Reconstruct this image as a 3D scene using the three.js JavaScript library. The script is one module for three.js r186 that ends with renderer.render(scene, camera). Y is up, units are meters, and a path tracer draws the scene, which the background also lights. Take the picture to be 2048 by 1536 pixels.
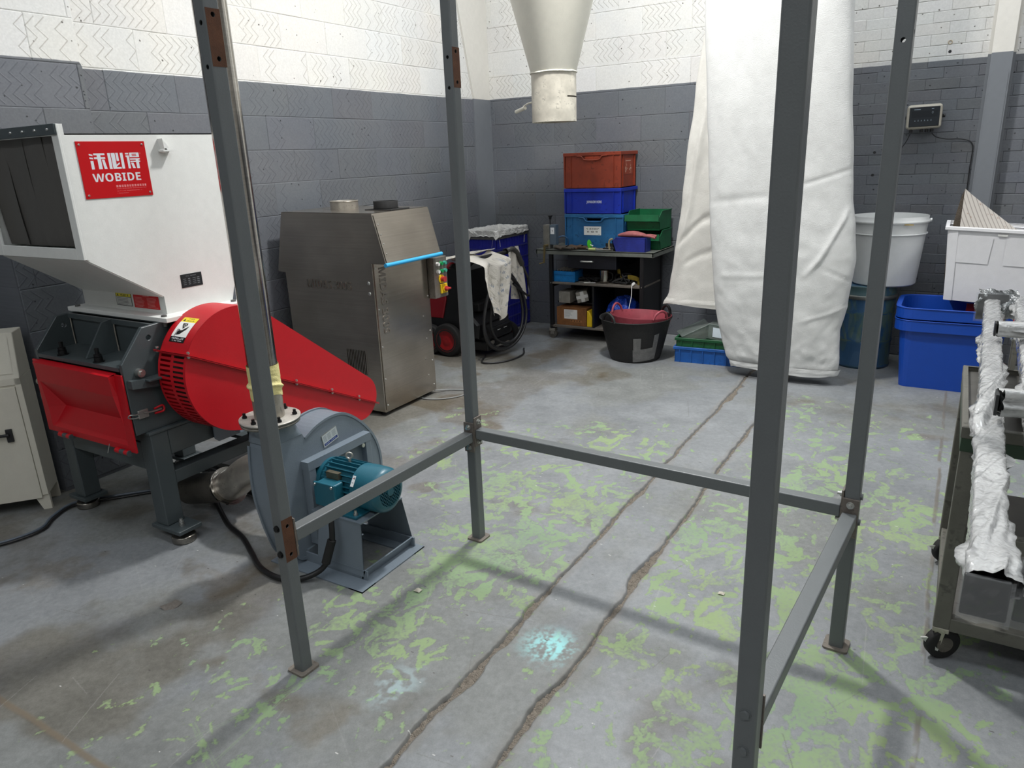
import * as THREE from 'three';
import { mergeGeometries } from 'three/addons/utils/BufferGeometryUtils.js';
import { RoundedBoxGeometry } from 'three/addons/geometries/RoundedBoxGeometry.js';
import { RectAreaLightUniformsLib } from 'three/addons/lights/RectAreaLightUniformsLib.js';
import { Brush, Evaluator, SUBTRACTION } from 'three-bvh-csg';

// ---------------------------------------------------------------- camera, lamps, exposure
const scene = new THREE.Scene();
scene.background = new THREE.Color(0x000000);
const renderer = new THREE.WebGLRenderer({ antialias: true });
renderer.toneMapping = THREE.LinearToneMapping;
renderer.toneMappingExposure = 0.95;
renderer.shadowMap.enabled = true;
RectAreaLightUniformsLib.init();

const camera = new THREE.PerspectiveCamera(2 * Math.atan(768 / 1451.73) * 180 / Math.PI, 2048 / 1536, 0.05, 60);
camera.position.set(4.22, 1.71, 6.687);
{
  const pitch = 0.303087, roll = -0.0399249, yaw = -0.548528;
  const f = new THREE.Vector3(Math.sin(yaw) * Math.cos(pitch), -Math.sin(pitch), -Math.cos(yaw) * Math.cos(pitch));
  const r0 = new THREE.Vector3(Math.cos(yaw), 0, Math.sin(yaw)), u0 = new THREE.Vector3().crossVectors(r0, f);
  const r = r0.clone().multiplyScalar(Math.cos(roll)).addScaledVector(u0, Math.sin(roll));
  const u = u0.clone().multiplyScalar(Math.cos(roll)).addScaledVector(r0, -Math.sin(roll));
  camera.setRotationFromMatrix(new THREE.Matrix4().makeBasis(r, u, f.clone().negate()));
}
scene.add(camera);

const CEIL = 4.7;
// LED panels under the ceiling: [x, z, width, depth, intensity]
const PANELS = [[2.4, 2.75, 0.26, 0.26, 760], [6.6, 3.0, 0.4, 0.4, 70]];
const lampColor = new THREE.Color(1.0, 0.99, 0.975);
// invented fill panels in the unseen ceiling, lifting the ambient light: [x, z, width, depth, intensity]
const FILL_PANELS = [[3.6, 1.3, 6.4, 0.9, 2.6], [3.6, 5.2, 6.4, 0.9, 0.5], [3.6, 8.6, 6.4, 0.9, 2.8]];
const fillColor = new THREE.Color(0.95, 0.98, 1.0);

// ---------------------------------------------------------------- random numbers, noise, textures
let seed = 12345;
const rnd = () => { seed = (seed + 0x6d2b79f5) | 0; let t = Math.imul(seed ^ (seed >>> 15), 1 | seed); t = (t + Math.imul(t ^ (t >>> 7), 61 | t)) ^ t; return ((t ^ (t >>> 14)) >>> 0) / 4294967296; };
const rr = (a, b) => a + (b - a) * rnd();
const hash = (x, y, s) => { let h = Math.imul(x, 374761393) + Math.imul(y, 668265263) + Math.imul(s, 2147483647 ^ 0x5bd1e995) | 0; h = Math.imul(h ^ (h >>> 13), 1274126177); return ((h ^ (h >>> 16)) >>> 0) / 4294967296; };
const noise = (x, y, s = 0, period = 0) => {
  let ix = Math.floor(x), iy = Math.floor(y); const fx = x - ix, fy = y - iy, u = fx * fx * (3 - 2 * fx), v = fy * fy * (3 - 2 * fy);
  let jx = ix + 1, jy = iy + 1;
  if (period) { ix = ((ix % period) + period) % period; iy = ((iy % period) + period) % period; jx = ((jx % period) + period) % period; jy = ((jy % period) + period) % period; }
  const a = hash(ix, iy, s), b = hash(jx, iy, s), c = hash(ix, jy, s), d = hash(jx, jy, s);
  return a + (b - a) * u + (c - a) * v + (a - b - c + d) * u * v;
};
const fbm = (x, y, o, s = 0, period = 0) => { let v = 0, a = 0.5, t = 0; for (let i = 0; i < o; i++) { v += a * noise(x, y, s + i * 17, period); t += a; x *= 2; y *= 2; a *= 0.5; period *= 2; } return v / t; };
const smooth = (a, b, x) => { const t = Math.min(1, Math.max(0, (x - a) / (b - a))); return t * t * (3 - 2 * t); };
function dataTex(w, h, fn, srgb = true) {
  const d = new Uint8Array(w * h * 4);
  for (let y = 0, i = 0; y < h; y++) for (let x = 0; x < w; x++, i += 4) { const c = fn(x, y); d[i] = c[0]; d[i + 1] = c[1]; d[i + 2] = c[2]; d[i + 3] = 255; }
  const t = new THREE.DataTexture(d, w, h); t.magFilter = THREE.LinearFilter; t.minFilter = THREE.LinearFilter; t.wrapS = t.wrapT = THREE.RepeatWrapping;
  if (srgb) t.colorSpace = THREE.SRGBColorSpace; t.needsUpdate = true; return t;
}
const clone = (t, rx, ry = rx) => { const c = t.clone(); c.repeat.set(rx, ry); c.needsUpdate = true; return c; };
function canvasTex(w, h, draw, srgb = true) {
  const c = document.createElement('canvas'); c.width = w; c.height = h; const g = c.getContext('2d'); draw(g, w, h);
  const t = new THREE.CanvasTexture(c); if (srgb) t.colorSpace = THREE.SRGBColorSpace; t.anisotropy = 4; return t;
}
// small print too blurred to read: rows of stroke marks the size of the letters
function marks(g, x, y, w, h, n, sd) { const s0 = seed; seed = sd; const c = w / n; for (let k = 0; k < n; k++) { if (rnd() < 0.1) continue; const l = x + k * c; for (let q = 0; q < 3; q++) { if (rnd() < 0.5) g.fillRect(l, y + h * rr(0, 0.8), c * 0.75, h * 0.2); else g.fillRect(l + c * rr(0, 0.55), y, c * 0.2, h); } } seed = s0; }
// general fine speckle (nearly white) and relief, both tiling
const speckle = dataTex(256, 256, (x, y) => { const n = fbm(x / 16, y / 16, 4, 3, 16), m = hash(x, y, 9); const v = 244 + 4 * (n - 0.5) * 2 + 5 * m; return [v, v, v]; });
const grimy = dataTex(512, 512, (x, y) => { const n = fbm(x / 64, y / 64, 6, 21, 8), m = fbm(x / 12, y / 12, 3, 27, 0 | 512 / 12); let v = 214 + 60 * (n - 0.5) - 46 * smooth(0.6, 0.8, m) * smooth(0.45, 0.65, n); v = Math.max(90, Math.min(250, v)); return [v, v * 0.985, v * 0.965]; });
const relief = dataTex(256, 256, (x, y) => { const v = 255 * fbm(x / 8, y / 8, 3, 40, 32); return [v, v, v]; }, false);
const roughTex = dataTex(256, 256, (x, y) => { const n = fbm(x / 32, y / 32, 4, 50, 8); const v = 228 + 34 * (n - 0.5); return [v, v, v]; }, false);
// brushed steel: streaks along one direction
const brushed = dataTex(512, 512, (x, y) => { const n = 0.6 * hash(0, y, 61) + 0.4 * noise(x / 90, y, 62), s = fbm(x / 128, y / 128, 4, 64, 4); const v = 205 + 22 * (n - 0.5) + 44 * (s - 0.5); return [v, v * 0.985, v * 0.965]; });
const fabricTex = dataTex(512, 512, (x, y) => { const n = fbm(x / 64, y / 64, 5, 70, 8), w = 0.5 * hash(x >> 1, y, 71) + 0.5 * hash(x, y >> 1, 72); const v = 232 + 18 * (n - 0.5) + 12 * (w - 0.5); return [v, v, v * 0.995]; });

// ---------------------------------------------------------------- materials
const mats = {};
function mat(key, color, rough = 0.6, metal = 0, o = {}) {
  if (mats[key]) return mats[key];
  const { map = clone(speckle, 2), bump = 0, bumpRep = 6, roughMap, ...rest } = o;
  const m = new THREE.MeshPhysicalMaterial({ color, roughness: rough, metalness: metal, map, side: THREE.DoubleSide, ...rest });
  if (bump) { m.bumpMap = clone(relief, bumpRep); m.bumpScale = bump; }
  if (roughMap) m.roughnessMap = clone(roughTex, roughMap);
  m.name = key; mats[key] = m; return m;
}
const M = {
  frame: mat('frame paint', 0x666a6b, 0.4, 0, { bump: 0.00025, bumpRep: 10, roughMap: 1.5 }),
  rust: mat('rust', 0x6b4630, 0.85, 0, { map: clone(grimy, 6), bump: 0.0006, bumpRep: 14 }),
  steelPlate: mat('raw plate', 0x8c8580, 0.5, 0.4, { map: clone(grimy, 5), bump: 0.0002 }),
  footPlate: mat('dusty plate', 0x8e8880, 0.8, 0.1, { map: clone(grimy, 5) }),
  zinc: mat('zinc', 0xc8c8c4, 0.28, 0.9),
  blackBolt: mat('black bolt', 0x2a2a2b, 0.4, 0.7),
  castIron: mat('cast iron', 0x55534f, 0.55, 0.3, { map: clone(grimy, 3) }),
  hopper: mat('hopper white', 0xe4e5e1, 0.45, 0, { bump: 0.00012, bumpRep: 8 }),
  machineGrey: mat('machine grey', 0x485052, 0.42, 0, { bump: 0.0003, bumpRep: 12, roughMap: 2 }),
  red: mat('machine red', 0xc00d1c, 0.42, 0, { bump: 0.0002, bumpRep: 14 }),
  chrome: mat('chrome', 0xdad8d4, 0.14, 1, { map: clone(brushed, 0.5, 0.5) }),
  stainless: mat('stainless', 0xd6d0c7, 0.26, 0.92, { map: clone(brushed, 1.2, 1.2), roughMap: 0.8 }),
  castSteel: mat('cast steel', 0xc9c5bd, 0.36, 0.65, { map: clone(grimy, 3), roughMap: 2 }),
  blower: mat('blower grey', 0x75808a, 0.45, 0, { bump: 0.0003, bumpRep: 10, roughMap: 2 }),
  motor: mat('motor teal', 0x1f6072, 0.38, 0, { bump: 0.0003, bumpRep: 16, roughMap: 3 }),
  black: mat('black plastic', 0x1b1c1e, 0.5, 0),
  blackRub: mat('black rubber', 0x202021, 0.75, 0, { map: clone(grimy, 3) }),
  cabinet: mat('cabinet cream', 0xcfcbbd, 0.5, 0),
  white: mat('white plastic', 0xe4e4e2, 0.45, 0),
  tape: mat('masking tape', 0xe8dd9a, 0.7, 0, { bump: 0.0015, bumpRep: 9 }),
  flangeWhite: mat('flange white', 0xcac8c2, 0.5, 0.2, { map: clone(grimy, 4) }),
  yellow: mat('yellow', 0xe7c11a, 0.5),
  cone: mat('cone cream', 0xe4e1d4, 0.42),
  dullPaper: mat('paper', 0xdcdcd8, 0.8),
};

// ---------------------------------------------------------------- geometry helpers (world metres)
const V = (x, y, z) => new THREE.Vector3(x, y, z);
const plain = (g) => { const n = g.index ? g.toNonIndexed() : g; for (const k of Object.keys(n.attributes)) if (!['position', 'normal', 'uv'].includes(k)) n.deleteAttribute(k); if (!n.attributes.normal) n.computeVertexNormals(); if (!n.attributes.uv) n.setAttribute('uv', new THREE.BufferAttribute(new Float32Array(n.attributes.position.count * 2), 2)); n.clearGroups(); return n; };
const B = (x0, x1, y0, y1, z0, z1, r = 0) => {
  const w = Math.abs(x1 - x0), h = Math.abs(y1 - y0), d = Math.abs(z1 - z0);
  const g = r ? new RoundedBoxGeometry(w, h, d, 1, Math.min(r, w / 2.01, h / 2.01, d / 2.01)) : new THREE.BoxGeometry(w, h, d);
  return g.translate((x0 + x1) / 2, (y0 + y1) / 2, (z0 + z1) / 2);
};
const CY = (p, q, r1, r2 = r1, seg = 20, open = false) => {
  const d = q.clone().sub(p), g = new THREE.CylinderGeometry(r2, r1, d.length(), seg, 1, open);
  g.applyQuaternion(new THREE.Quaternion().setFromUnitVectors(V(0, 1, 0), d.clone().normalize()));
  return g.translate((p.x + q.x) / 2, (p.y + q.y) / 2, (p.z + q.z) / 2);
};
const HEX = (p, dir, r, len) => CY(p, p.clone().addScaledVector(dir, len), r, r, 6);
const TU = (pts, r, seg = 48, rad = 8, closed = false) => new THREE.TubeGeometry(new THREE.CatmullRomCurve3(pts.map((p) => Array.isArray(p) ? V(...p) : p), closed), seg, r, rad, closed);
const shapeOf = (pts, holes = []) => { const s = new THREE.Shape(pts.map((p) => new THREE.Vector2(p[0], p[1]))); for (const h of holes) s.holes.push(new THREE.Path(h.map((p) => new THREE.Vector2(p[0], p[1])))); return s; };
// axis 'z': pts (x,y); 'x': pts (z,y); 'y': pts (x,z)
function EX(pts, axis, a0, a1, bevel = 0, holes = []) {
  const f = axis === 'z' ? (p) => p : axis === 'x' ? (p) => [-p[0], p[1]] : (p) => [p[0], -p[1]];
  const g = new THREE.ExtrudeGeometry(shapeOf(pts.map(f), holes.map((h) => h.map(f))), { depth: a1 - a0 - 2 * bevel, bevelEnabled: bevel > 0, bevelThickness: bevel, bevelSize: bevel, bevelOffset: -bevel, bevelSegments: 1, curveSegments: 8 });
  g.translate(0, 0, a0 + bevel);
  if (axis === 'x') g.rotateY(Math.PI / 2); if (axis === 'y') g.rotateX(-Math.PI / 2);
  return g;
}
const LA = (prof, x, y, z, seg = 40) => new THREE.LatheGeometry(prof.map((p) => new THREE.Vector2(p[0], p[1])), seg).translate(x, y, z);
const quad = (a, b, c, d) => { const g = new THREE.BufferGeometry(); g.setAttribute('position', new THREE.BufferAttribute(new Float32Array([...a, ...b, ...c, ...a, ...c, ...d]), 3)); g.setAttribute('uv', new THREE.BufferAttribute(new Float32Array([0, 0, 1, 0, 1, 1, 0, 0, 1, 1, 0, 1]), 2)); g.computeVertexNormals(); return g; };
// a strip of sheet metal between two (z,y) points, running x0..x1
const sheetX = (p, q, t, x0, x1) => { const d = [q[0] - p[0], q[1] - p[1]], l = Math.hypot(...d), n = [-d[1] / l * t, d[0] / l * t]; return EX([p, q, [q[0] + n[0], q[1] + n[1]], [p[0] + n[0], p[1] + n[1]]], 'x', x0, x1); };
// grid surface from fn(u,v) -> [x,y,z]
function grid(nu, nv, fn, closedU = false) {
  const pos = [], uv = [], idx = [];
  for (let j = 0; j <= nv; j++) for (let i = 0; i <= nu; i++) { pos.push(...fn(closedU && i === nu ? 0 : i / nu, j / nv)); uv.push(i / nu, j / nv); }
  for (let j = 0; j < nv; j++) for (let i = 0; i < nu; i++) { const a = j * (nu + 1) + i, b = a + 1, c = a + nu + 1, d = c + 1; idx.push(a, b, d, a, d, c); }
  const g = new THREE.BufferGeometry(); g.setAttribute('position', new THREE.Float32BufferAttribute(pos, 3)); g.setAttribute('uv', new THREE.Float32BufferAttribute(uv, 2)); g.setIndex(idx); g.computeVertexNormals(); return g;
}
function boxUV(g) {
  const p = g.attributes.position, uv = g.attributes.uv, a = V(0, 0, 0), b = V(0, 0, 0), c = V(0, 0, 0);
  for (let i = 0; i < p.count; i += 3) {
    a.fromBufferAttribute(p, i); b.fromBufferAttribute(p, i + 1); c.fromBufferAttribute(p, i + 2);
    const n = b.clone().sub(a).cross(c.clone().sub(a)), ax = Math.abs(n.x), ay = Math.abs(n.y), az = Math.abs(n.z);
    [a, b, c].forEach((v, k) => { if (ax >= ay && ax >= az) uv.setXY(i + k, v.z, v.y); else if (ay >= az) uv.setXY(i + k, v.x, v.z); else uv.setXY(i + k, v.x, v.y); });
  }
}

// ---------------------------------------------------------------- things and parts
const used = {};
const numbered = (n) => { const k = used[n] = (used[n] ?? -1) + 1; return k ? n + '_' + String(k).padStart(3, '0') : n; };
function tag(o, label, category, group, kind) { o.userData.label = label; if (category) o.userData.category = category; if (group) o.userData.group = group; if (kind) o.userData.kind = kind; return o; }
function thing(name, label, category, [x, y, z] = [0, 0, 0], group) {
  const o = new THREE.Group(); o.name = numbered(name); o.position.set(x, y, z); scene.add(o); o.userData.base = V(x, y, z);
  return tag(o, label, category, group);
}
// geometries are given in world metres; the part's mesh is shifted so that it sits inside its thing (local: given in the thing's own frame)
function part(name, geos, m, parent, o = {}) {
  const list = (Array.isArray(geos) ? geos : [geos]).map(plain), g = list.length > 1 ? mergeGeometries(list) : list[0];
  if (!o.keepUV) boxUV(g);
  const base = o.local ? V(0, 0, 0) : (parent.userData.base ?? V(0, 0, 0));
  g.translate(-base.x, -base.y, -base.z);
  const mesh = new THREE.Mesh(g, m); mesh.name = name; mesh.castShadow = mesh.receiveShadow = true; mesh.userData.base = base; parent.add(mesh);
  if (o.label) mesh.userData.label = o.label; if (o.kind) mesh.userData.kind = o.kind;
  return mesh;
}
// a thing that is one mesh
function single(name, label, category, geos, m, base, group, o = {}) {
  const list = (Array.isArray(geos) ? geos : [geos]).map(plain), g = list.length > 1 ? mergeGeometries(list) : list[0];
  if (!o.keepUV) boxUV(g);
  g.translate(-base[0], -base[1], -base[2]);
  const mesh = new THREE.Mesh(g, m); mesh.name = numbered(name); mesh.position.set(...base); mesh.castShadow = mesh.receiveShadow = true; scene.add(mesh); mesh.userData.base = V(...base);
  return tag(mesh, label, category, group, o.kind);
}
// ---------------------------------------------------------------- the room
function structure(name, label) { const o = new THREE.Group(); o.name = name; scene.add(o); o.userData.kind = 'structure'; o.userData.label = label; o.userData.category = name.split('_')[0]; o.userData.base = V(0, 0, 0); return o; }
const GREY = [98, 101, 106], WHITE = [213, 212, 208];
// the same two wall paints where the wall is plain (outside the photograph)
const greyPaint = mat('grey wall paint', new THREE.Color(`rgb(${GREY})`), 0.62, 0, { bump: 0.002 }), whitePaint = mat('white wall paint', new THREE.Color(`rgb(${WHITE})`), 0.62, 0, { bump: 0.002 });
const PAINT = 2.268, CH = 0.225;
// wall paint: 2048 x 1280 px over W x H metres
function wallPaint(W, H, blocks, sd, keyedShare, lineFn) {
  const w = 2048, h = 1280, px = w / W, py = h / H; seed = sd;
  const bump = document.createElement('canvas'); bump.width = w; bump.height = h; const bg = bump.getContext('2d');
  bg.fillStyle = '#909090'; bg.fillRect(0, 0, w, h);
  const col = document.createElement('canvas'); col.width = w; col.height = h; const g = col.getContext('2d');
  g.fillStyle = `rgb(${WHITE})`; g.fillRect(0, 0, w, h);
  const Y = (y) => h - y * py;
  g.fillStyle = `rgb(${GREY})`; g.beginPath(); g.moveTo(0, h); 
  for (let x = 0; x <= w; x += 6) g.lineTo(x, Y(lineFn(x / px) + 0.006 * (fbm(x / 40, 0.5, 4, sd) - 0.5)));
  g.lineTo(w, h); g.fill();
  for (const [a0, a1, y0, y1, kind] of blocks) {
    const x = a0 * px, bw = (a1 - a0) * px, y = Y(y1), bh = (y1 - y0) * py, lower = y1 < PAINT + 0.05;
    const t = rr(-1, 1);
    g.fillStyle = t > 0 ? `rgba(${lower ? '126,128,140' : '228,230,232'},${0.12 * t})` : `rgba(${lower ? '86,84,82' : '205,198,188'},${-0.16 * t})`;
    g.fillRect(x, y, bw, bh);
    if (kind === 'block' && rnd() < keyedShare) {
      const n = Math.round((a1 - a0) / 0.05), seg = 4, amp = 0.026 * px * (rnd() < 0.5 ? 1 : -1), gaps = rnd();
      for (let k = 0; k < n; k++) {
        if (hash(k, 0 | x, 5) < 0.12 + 0.3 * gaps) continue;
        const path = (c) => { c.beginPath(); for (let s = 0; s <= seg; s++) { const sy = y + bh * (0.05 + 0.9 * s / seg), sx = x + (k + 0.5) / n * bw + ((s % 2) ? amp : -amp) + rr(-1, 1); s ? c.lineTo(sx, sy) : c.moveTo(sx, sy); } c.stroke(); };
        const s0 = seed; g.lineWidth = 1.1; g.strokeStyle = lower ? 'rgba(58,61,66,0.5)' : 'rgba(142,136,128,0.75)'; path(g);
        seed = s0; bg.lineWidth = 1.8; bg.strokeStyle = '#303030'; path(bg);
      }
    }
    const pits = 0 | rr(1, kind === 'block' ? 7 : 2);
    for (let k = 0; k < pits; k++) { const r = rr(0.5, 1.8), cx = x + rnd() * bw, cy = y + rnd() * bh; for (const [c, f] of [[g, lower ? '#26282b' : '#55504a'], [bg, '#000']]) { c.fillStyle = f; c.beginPath(); c.ellipse(cx, cy, r * 1.4, r, rr(0, 3), 0, 7); c.fill(); } }
  }
  // grain over everything
  const id = g.getImageData(0, 0, w, h), d = id.data, bd = bg.getImageData(0, 0, w, h), b = bd.data;
  for (let y = 0, i = 0; y < h; y++) for (let x = 0; x < w; x++, i += 4) {
    const n = noise(x / 3, y / 3, sd + 1), m = fbm(x / 120, y / 120, 4, sd + 2), q = hash(x, y, sd);
    const low = d[i] < 160, v = (low ? 7 : 11) * (n - 0.5) + 5 * (q - 0.5), warm = (low ? 10 : 14) * (m - 0.5);
    d[i] += v + warm; d[i + 1] += v + warm * 0.75; d[i + 2] += v + warm * 0.35;
    b[i] = b[i + 1] = b[i + 2] = Math.max(0, Math.min(255, b[i] + 60 * (fbm(x / 10, y / 10, 3, sd + 4) - 0.5)));
  }
  g.putImageData(id, 0, 0); bg.putImageData(bd, 0, 0);
  const t = new THREE.CanvasTexture(col), u = new THREE.CanvasTexture(bump); t.colorSpace = THREE.SRGBColorSpace; t.anisotropy = 4;
  return new THREE.MeshPhysicalMaterial({ color: 0xffffff, map: t, bumpMap: u, bumpScale: 0.003, roughness: 0.62, side: THREE.DoubleSide });
}
// one block or brick: a chamfered slab on plane a(=along),y with outward normal; returns geometry. put(a,y,out) -> xyz
function blockGeo(a0, a1, y0, y1, out, back, c, put, uvOf) {
  const i = c * 1.7, F = [[a0 + i, y0 + i], [a1 - i, y0 + i], [a1 - i, y1 - i], [a0 + i, y1 - i]], S = [[a0, y0], [a1, y0], [a1, y1], [a0, y1]], pos = [], uv = [], idx = [];
  const add = (p, o) => { pos.push(...put(p[0], p[1], o)); uv.push(...uvOf(p[0], p[1])); return pos.length / 3 - 1; };
  const f = F.map((p) => add(p, out)); idx.push(f[0], f[1], f[2], f[0], f[2], f[3]);
  for (let k = 0; k < 4; k++) {
    const n = (k + 1) % 4; let a = add(S[k], out - c), b = add(S[n], out - c), d = add(F[k], out), e = add(F[n], out); idx.push(a, b, e, a, e, d);
    a = add(S[k], back); b = add(S[n], back); d = add(S[k], out - c); e = add(S[n], out - c); idx.push(a, b, e, a, e, d);
  }
  const g = new THREE.BufferGeometry(); g.setAttribute('position', new THREE.Float32BufferAttribute(pos, 3)); g.setAttribute('uv', new THREE.Float32BufferAttribute(uv, 2)); g.setIndex(idx);
  const q = g.toNonIndexed(); q.computeVertexNormals(); return q;
}
const TOPC = 14;                                   // block courses that are built singly
const layBlocks = (from, to, off) => { const list = []; for (let c = 0; c < TOPC; c++) { let a = from - ((c % 2) ? 0.225 : 0) - off; while (a < to) { const a0 = Math.max(from, a), a1 = Math.min(to, a + 0.45); if (a1 - a0 > 0.012) list.push([a0 + 0.0004, a1 - 0.0004, c * CH + 0.02 + 0.0004, (c + 1) * CH + 0.02 - 0.0004, 'block']); a += 0.45; } } return list; };

// left wall: x = 0, along z; a pier stands proud of it between z 4.22 and 4.79
{
  const wall = structure('wall_left', 'painted concrete block wall behind the shredding machine, white above grey');
  const H = 3.25, W = 5.2, uvOf = (a, y) => [a / W, y / H];
  const main = layBlocks(0.31, 4.215, 0.08), pier = layBlocks(4.225, 4.79, 0.2);
  const paint = wallPaint(W, H, [...main, ...pier], 71, 0.75, (a) => a > 4.22 ? 2.283 : 2.262);
  const put = (px) => (a, y, o) => [px + o, y, a];
  const slab = (geos) => part('backing', geos, paint, wall, { keepUV: true });
  const back = (a0, a1, y0, y1, x0) => { const g = B(x0 - 0.3, x0, y0, y1, a0, a1), p = g.attributes.position, uv = g.attributes.uv; for (let i = 0; i < p.count; i++) uv.setXY(i, p.getZ(i) / W, p.getY(i) / H); return g; };
  slab([back(-0.3, 4.22, 0, CEIL, -0.0045), back(4.22, 4.795, 0, CEIL, 0.0855)]);
  seed = 5;
  for (const [list, x] of [[main, 0], [pier, 0.09]]) for (const [a0, a1, y0, y1] of list) { const o = rr(-0.0012, 0.0012), t = rr(-0.001, 0.001); part('block', blockGeo(a0, a1, y0 + t, y1 + t, o, -0.02, 0.0024, put(x), uvOf), paint, wall, { keepUV: true }); }
  // the wall goes on, set back, beyond the pier
  part('return_wall', [B(-0.75, -0.45, 0, CEIL, 4.79, 10.3), B(-0.75, 0.083, 0, CEIL, 4.75, 4.794)], greyPaint, wall);
}
// right wall: z = 0, along x; concrete blocks up to x 3.33, brick beyond
{
  const wall = structure('wall_right', 'painted block and brick wall behind the trolley and tubs, white above grey');
  const H = 3.25, W = 5.2, uvOf = (a, y) => [a / W, y / H];
  const blocks = layBlocks(0.0, 3.33, 0.17), near = [], far = [];
  const bh = 0.0765;
  for (let c = 0; c < 42; c++) { let a = 3.335 - ((c % 2) ? 0.112 : 0); while (a < 5.2) { const a0 = Math.max(3.335, a), a1 = a + 0.225, y0 = c * bh + 0.005; if (a1 - a0 > 0.03) { const e = [a0 + 0.0006, a1 - 0.0006, y0 + 0.0006, y0 + bh - 0.0006, 'brick']; (a0 > 3.37 && a0 < 4.72 && y0 > 0.55 && y0 < 2.93 && near.length < 290 ? near : far).push(e); } a += 0.225; } }
  const paint = wallPaint(W, H, [...blocks, ...near, ...far], 91, 0.45, () => 2.27);
  const put = (a, y, o) => [a, y, o];
  const back = (a0, a1, z0) => { const g = B(a0, a1, 0, CEIL, z0 - 0.3, z0), p = g.attributes.position, uv = g.attributes.uv; for (let i = 0; i < p.count; i++) uv.setXY(i, p.getX(i) / W, p.getY(i) / H); return g; };
  part('backing', [back(-0.3, 5.2, -0.0045)], paint, wall, { keepUV: true });
  part('far_wall', B(5.2, 9.3, 0, 2.27, -0.307, -0.004), greyPaint, wall); part('far_wall', B(5.2, 9.3, 2.27, CEIL, -0.307, -0.004), whitePaint, wall);
  seed = 6;
  for (const [a0, a1, y0, y1] of blocks) { const o = rr(-0.0012, 0.0012); part('block', blockGeo(a0, a1, y0 - 0.02, y1 - 0.02, o, -0.02, 0.0024, put, uvOf), paint, wall, { keepUV: true }); }
  const brick = ([a0, a1, y0, y1]) => blockGeo(a0, a1, y0 + rr(-0.002, 0.002), y1 + rr(-0.002, 0.002), rr(-0.0014, 0.0014), -0.02, 0.0018, put, uvOf);
  for (const b of near) part('brick', brick(b), paint, wall, { keepUV: true });
  for (const [x, y] of [[4.032, 2.328], [3.599, 1.633], [3.602, 1.46]]) part('wall_plug', CY(V(x, y, -0.004), V(x, y, 0.002), 0.011, 0.011, 12), M.black, wall, { label: 'black wall plug' });
  part('wall_plug', new THREE.TorusGeometry(0.012, 0.004, 8, 20).translate(4.027, 2.392, 0.002), mat('ring beige', 0xb8ac98, 0.6), wall, { label: 'beige ring round an old hole' });
  part('bricks_beyond', far.map(brick), paint, wall, { keepUV: true, kind: 'stuff' });
}
{
  const plainWall = mat('plain wall', 0xbdbbb6, 0.75, 0, { bump: 0.002 });
  part('wall_front', B(-0.75, 9.3, 0, CEIL, 10.3, 10.6), plainWall, structure('wall_front', 'plain painted wall at the other end of the workshop'));
  part('wall_side', B(9.0, 9.3, 0, CEIL, 0, 10.3), plainWall, structure('wall_side', 'plain painted wall facing the machines'));
  part('ceiling', B(-0.75, 9.3, CEIL, CEIL + 0.2, -0.3, 10.6), mat('ceiling paint', 0xc9c8c4, 0.8), structure('ceiling', 'pale workshop ceiling carrying the lamps'));
}
// steel stanchions in the wall: grey below the paint line, white above
{
  const greyP = mat('stanchion grey', 0x72767b, 0.5), whiteP = mat('stanchion white', 0xd9d6ce, 0.55);
  const a = structure('trim_1', 'tapered steel stanchion in the wall corner, white above grey');
  part('stanchion_face', [B(-0.2, 0.004, 0, 2.268, 0, 0.30), B(-0.02, 0.016, 0, 2.268, 0.30, 0.312), B(-0.02, 0.014, 0, 2.268, 0.0, 0.014)], greyP, a);
  part('stanchion_head', [EX([[0, 2.268], [0.30, 2.268], [0.50, 3.09], [0.66, 3.75], [0, 3.75]], 'x', -0.2, 0.005), EX([[0.292, 2.268], [0.312, 2.268], [0.675, 3.75], [0.655, 3.75]], 'x', -0.02, 0.02)], whiteP, a);
  const b = structure('trim_2', 'steel stanchion standing on the brick wall, white above grey');
  const H = (y0, y1) => [B(4.295, 4.425, y0, y1, 0.085, 0.1), B(4.35, 4.37, y0, y1, 0, 0.09), B(4.275, 4.445, y0, y1, -0.01, 0.012)];
  part('stanchion_lower', H(0, 2.285), greyP, b); part('stanchion_upper', H(2.285, CEIL - 0.02), whiteP, b);
  part('stanchion_plate', B(4.305, 4.415, 0.3, 2.15, 0.1, 0.104), greyP, b);
}

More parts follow.
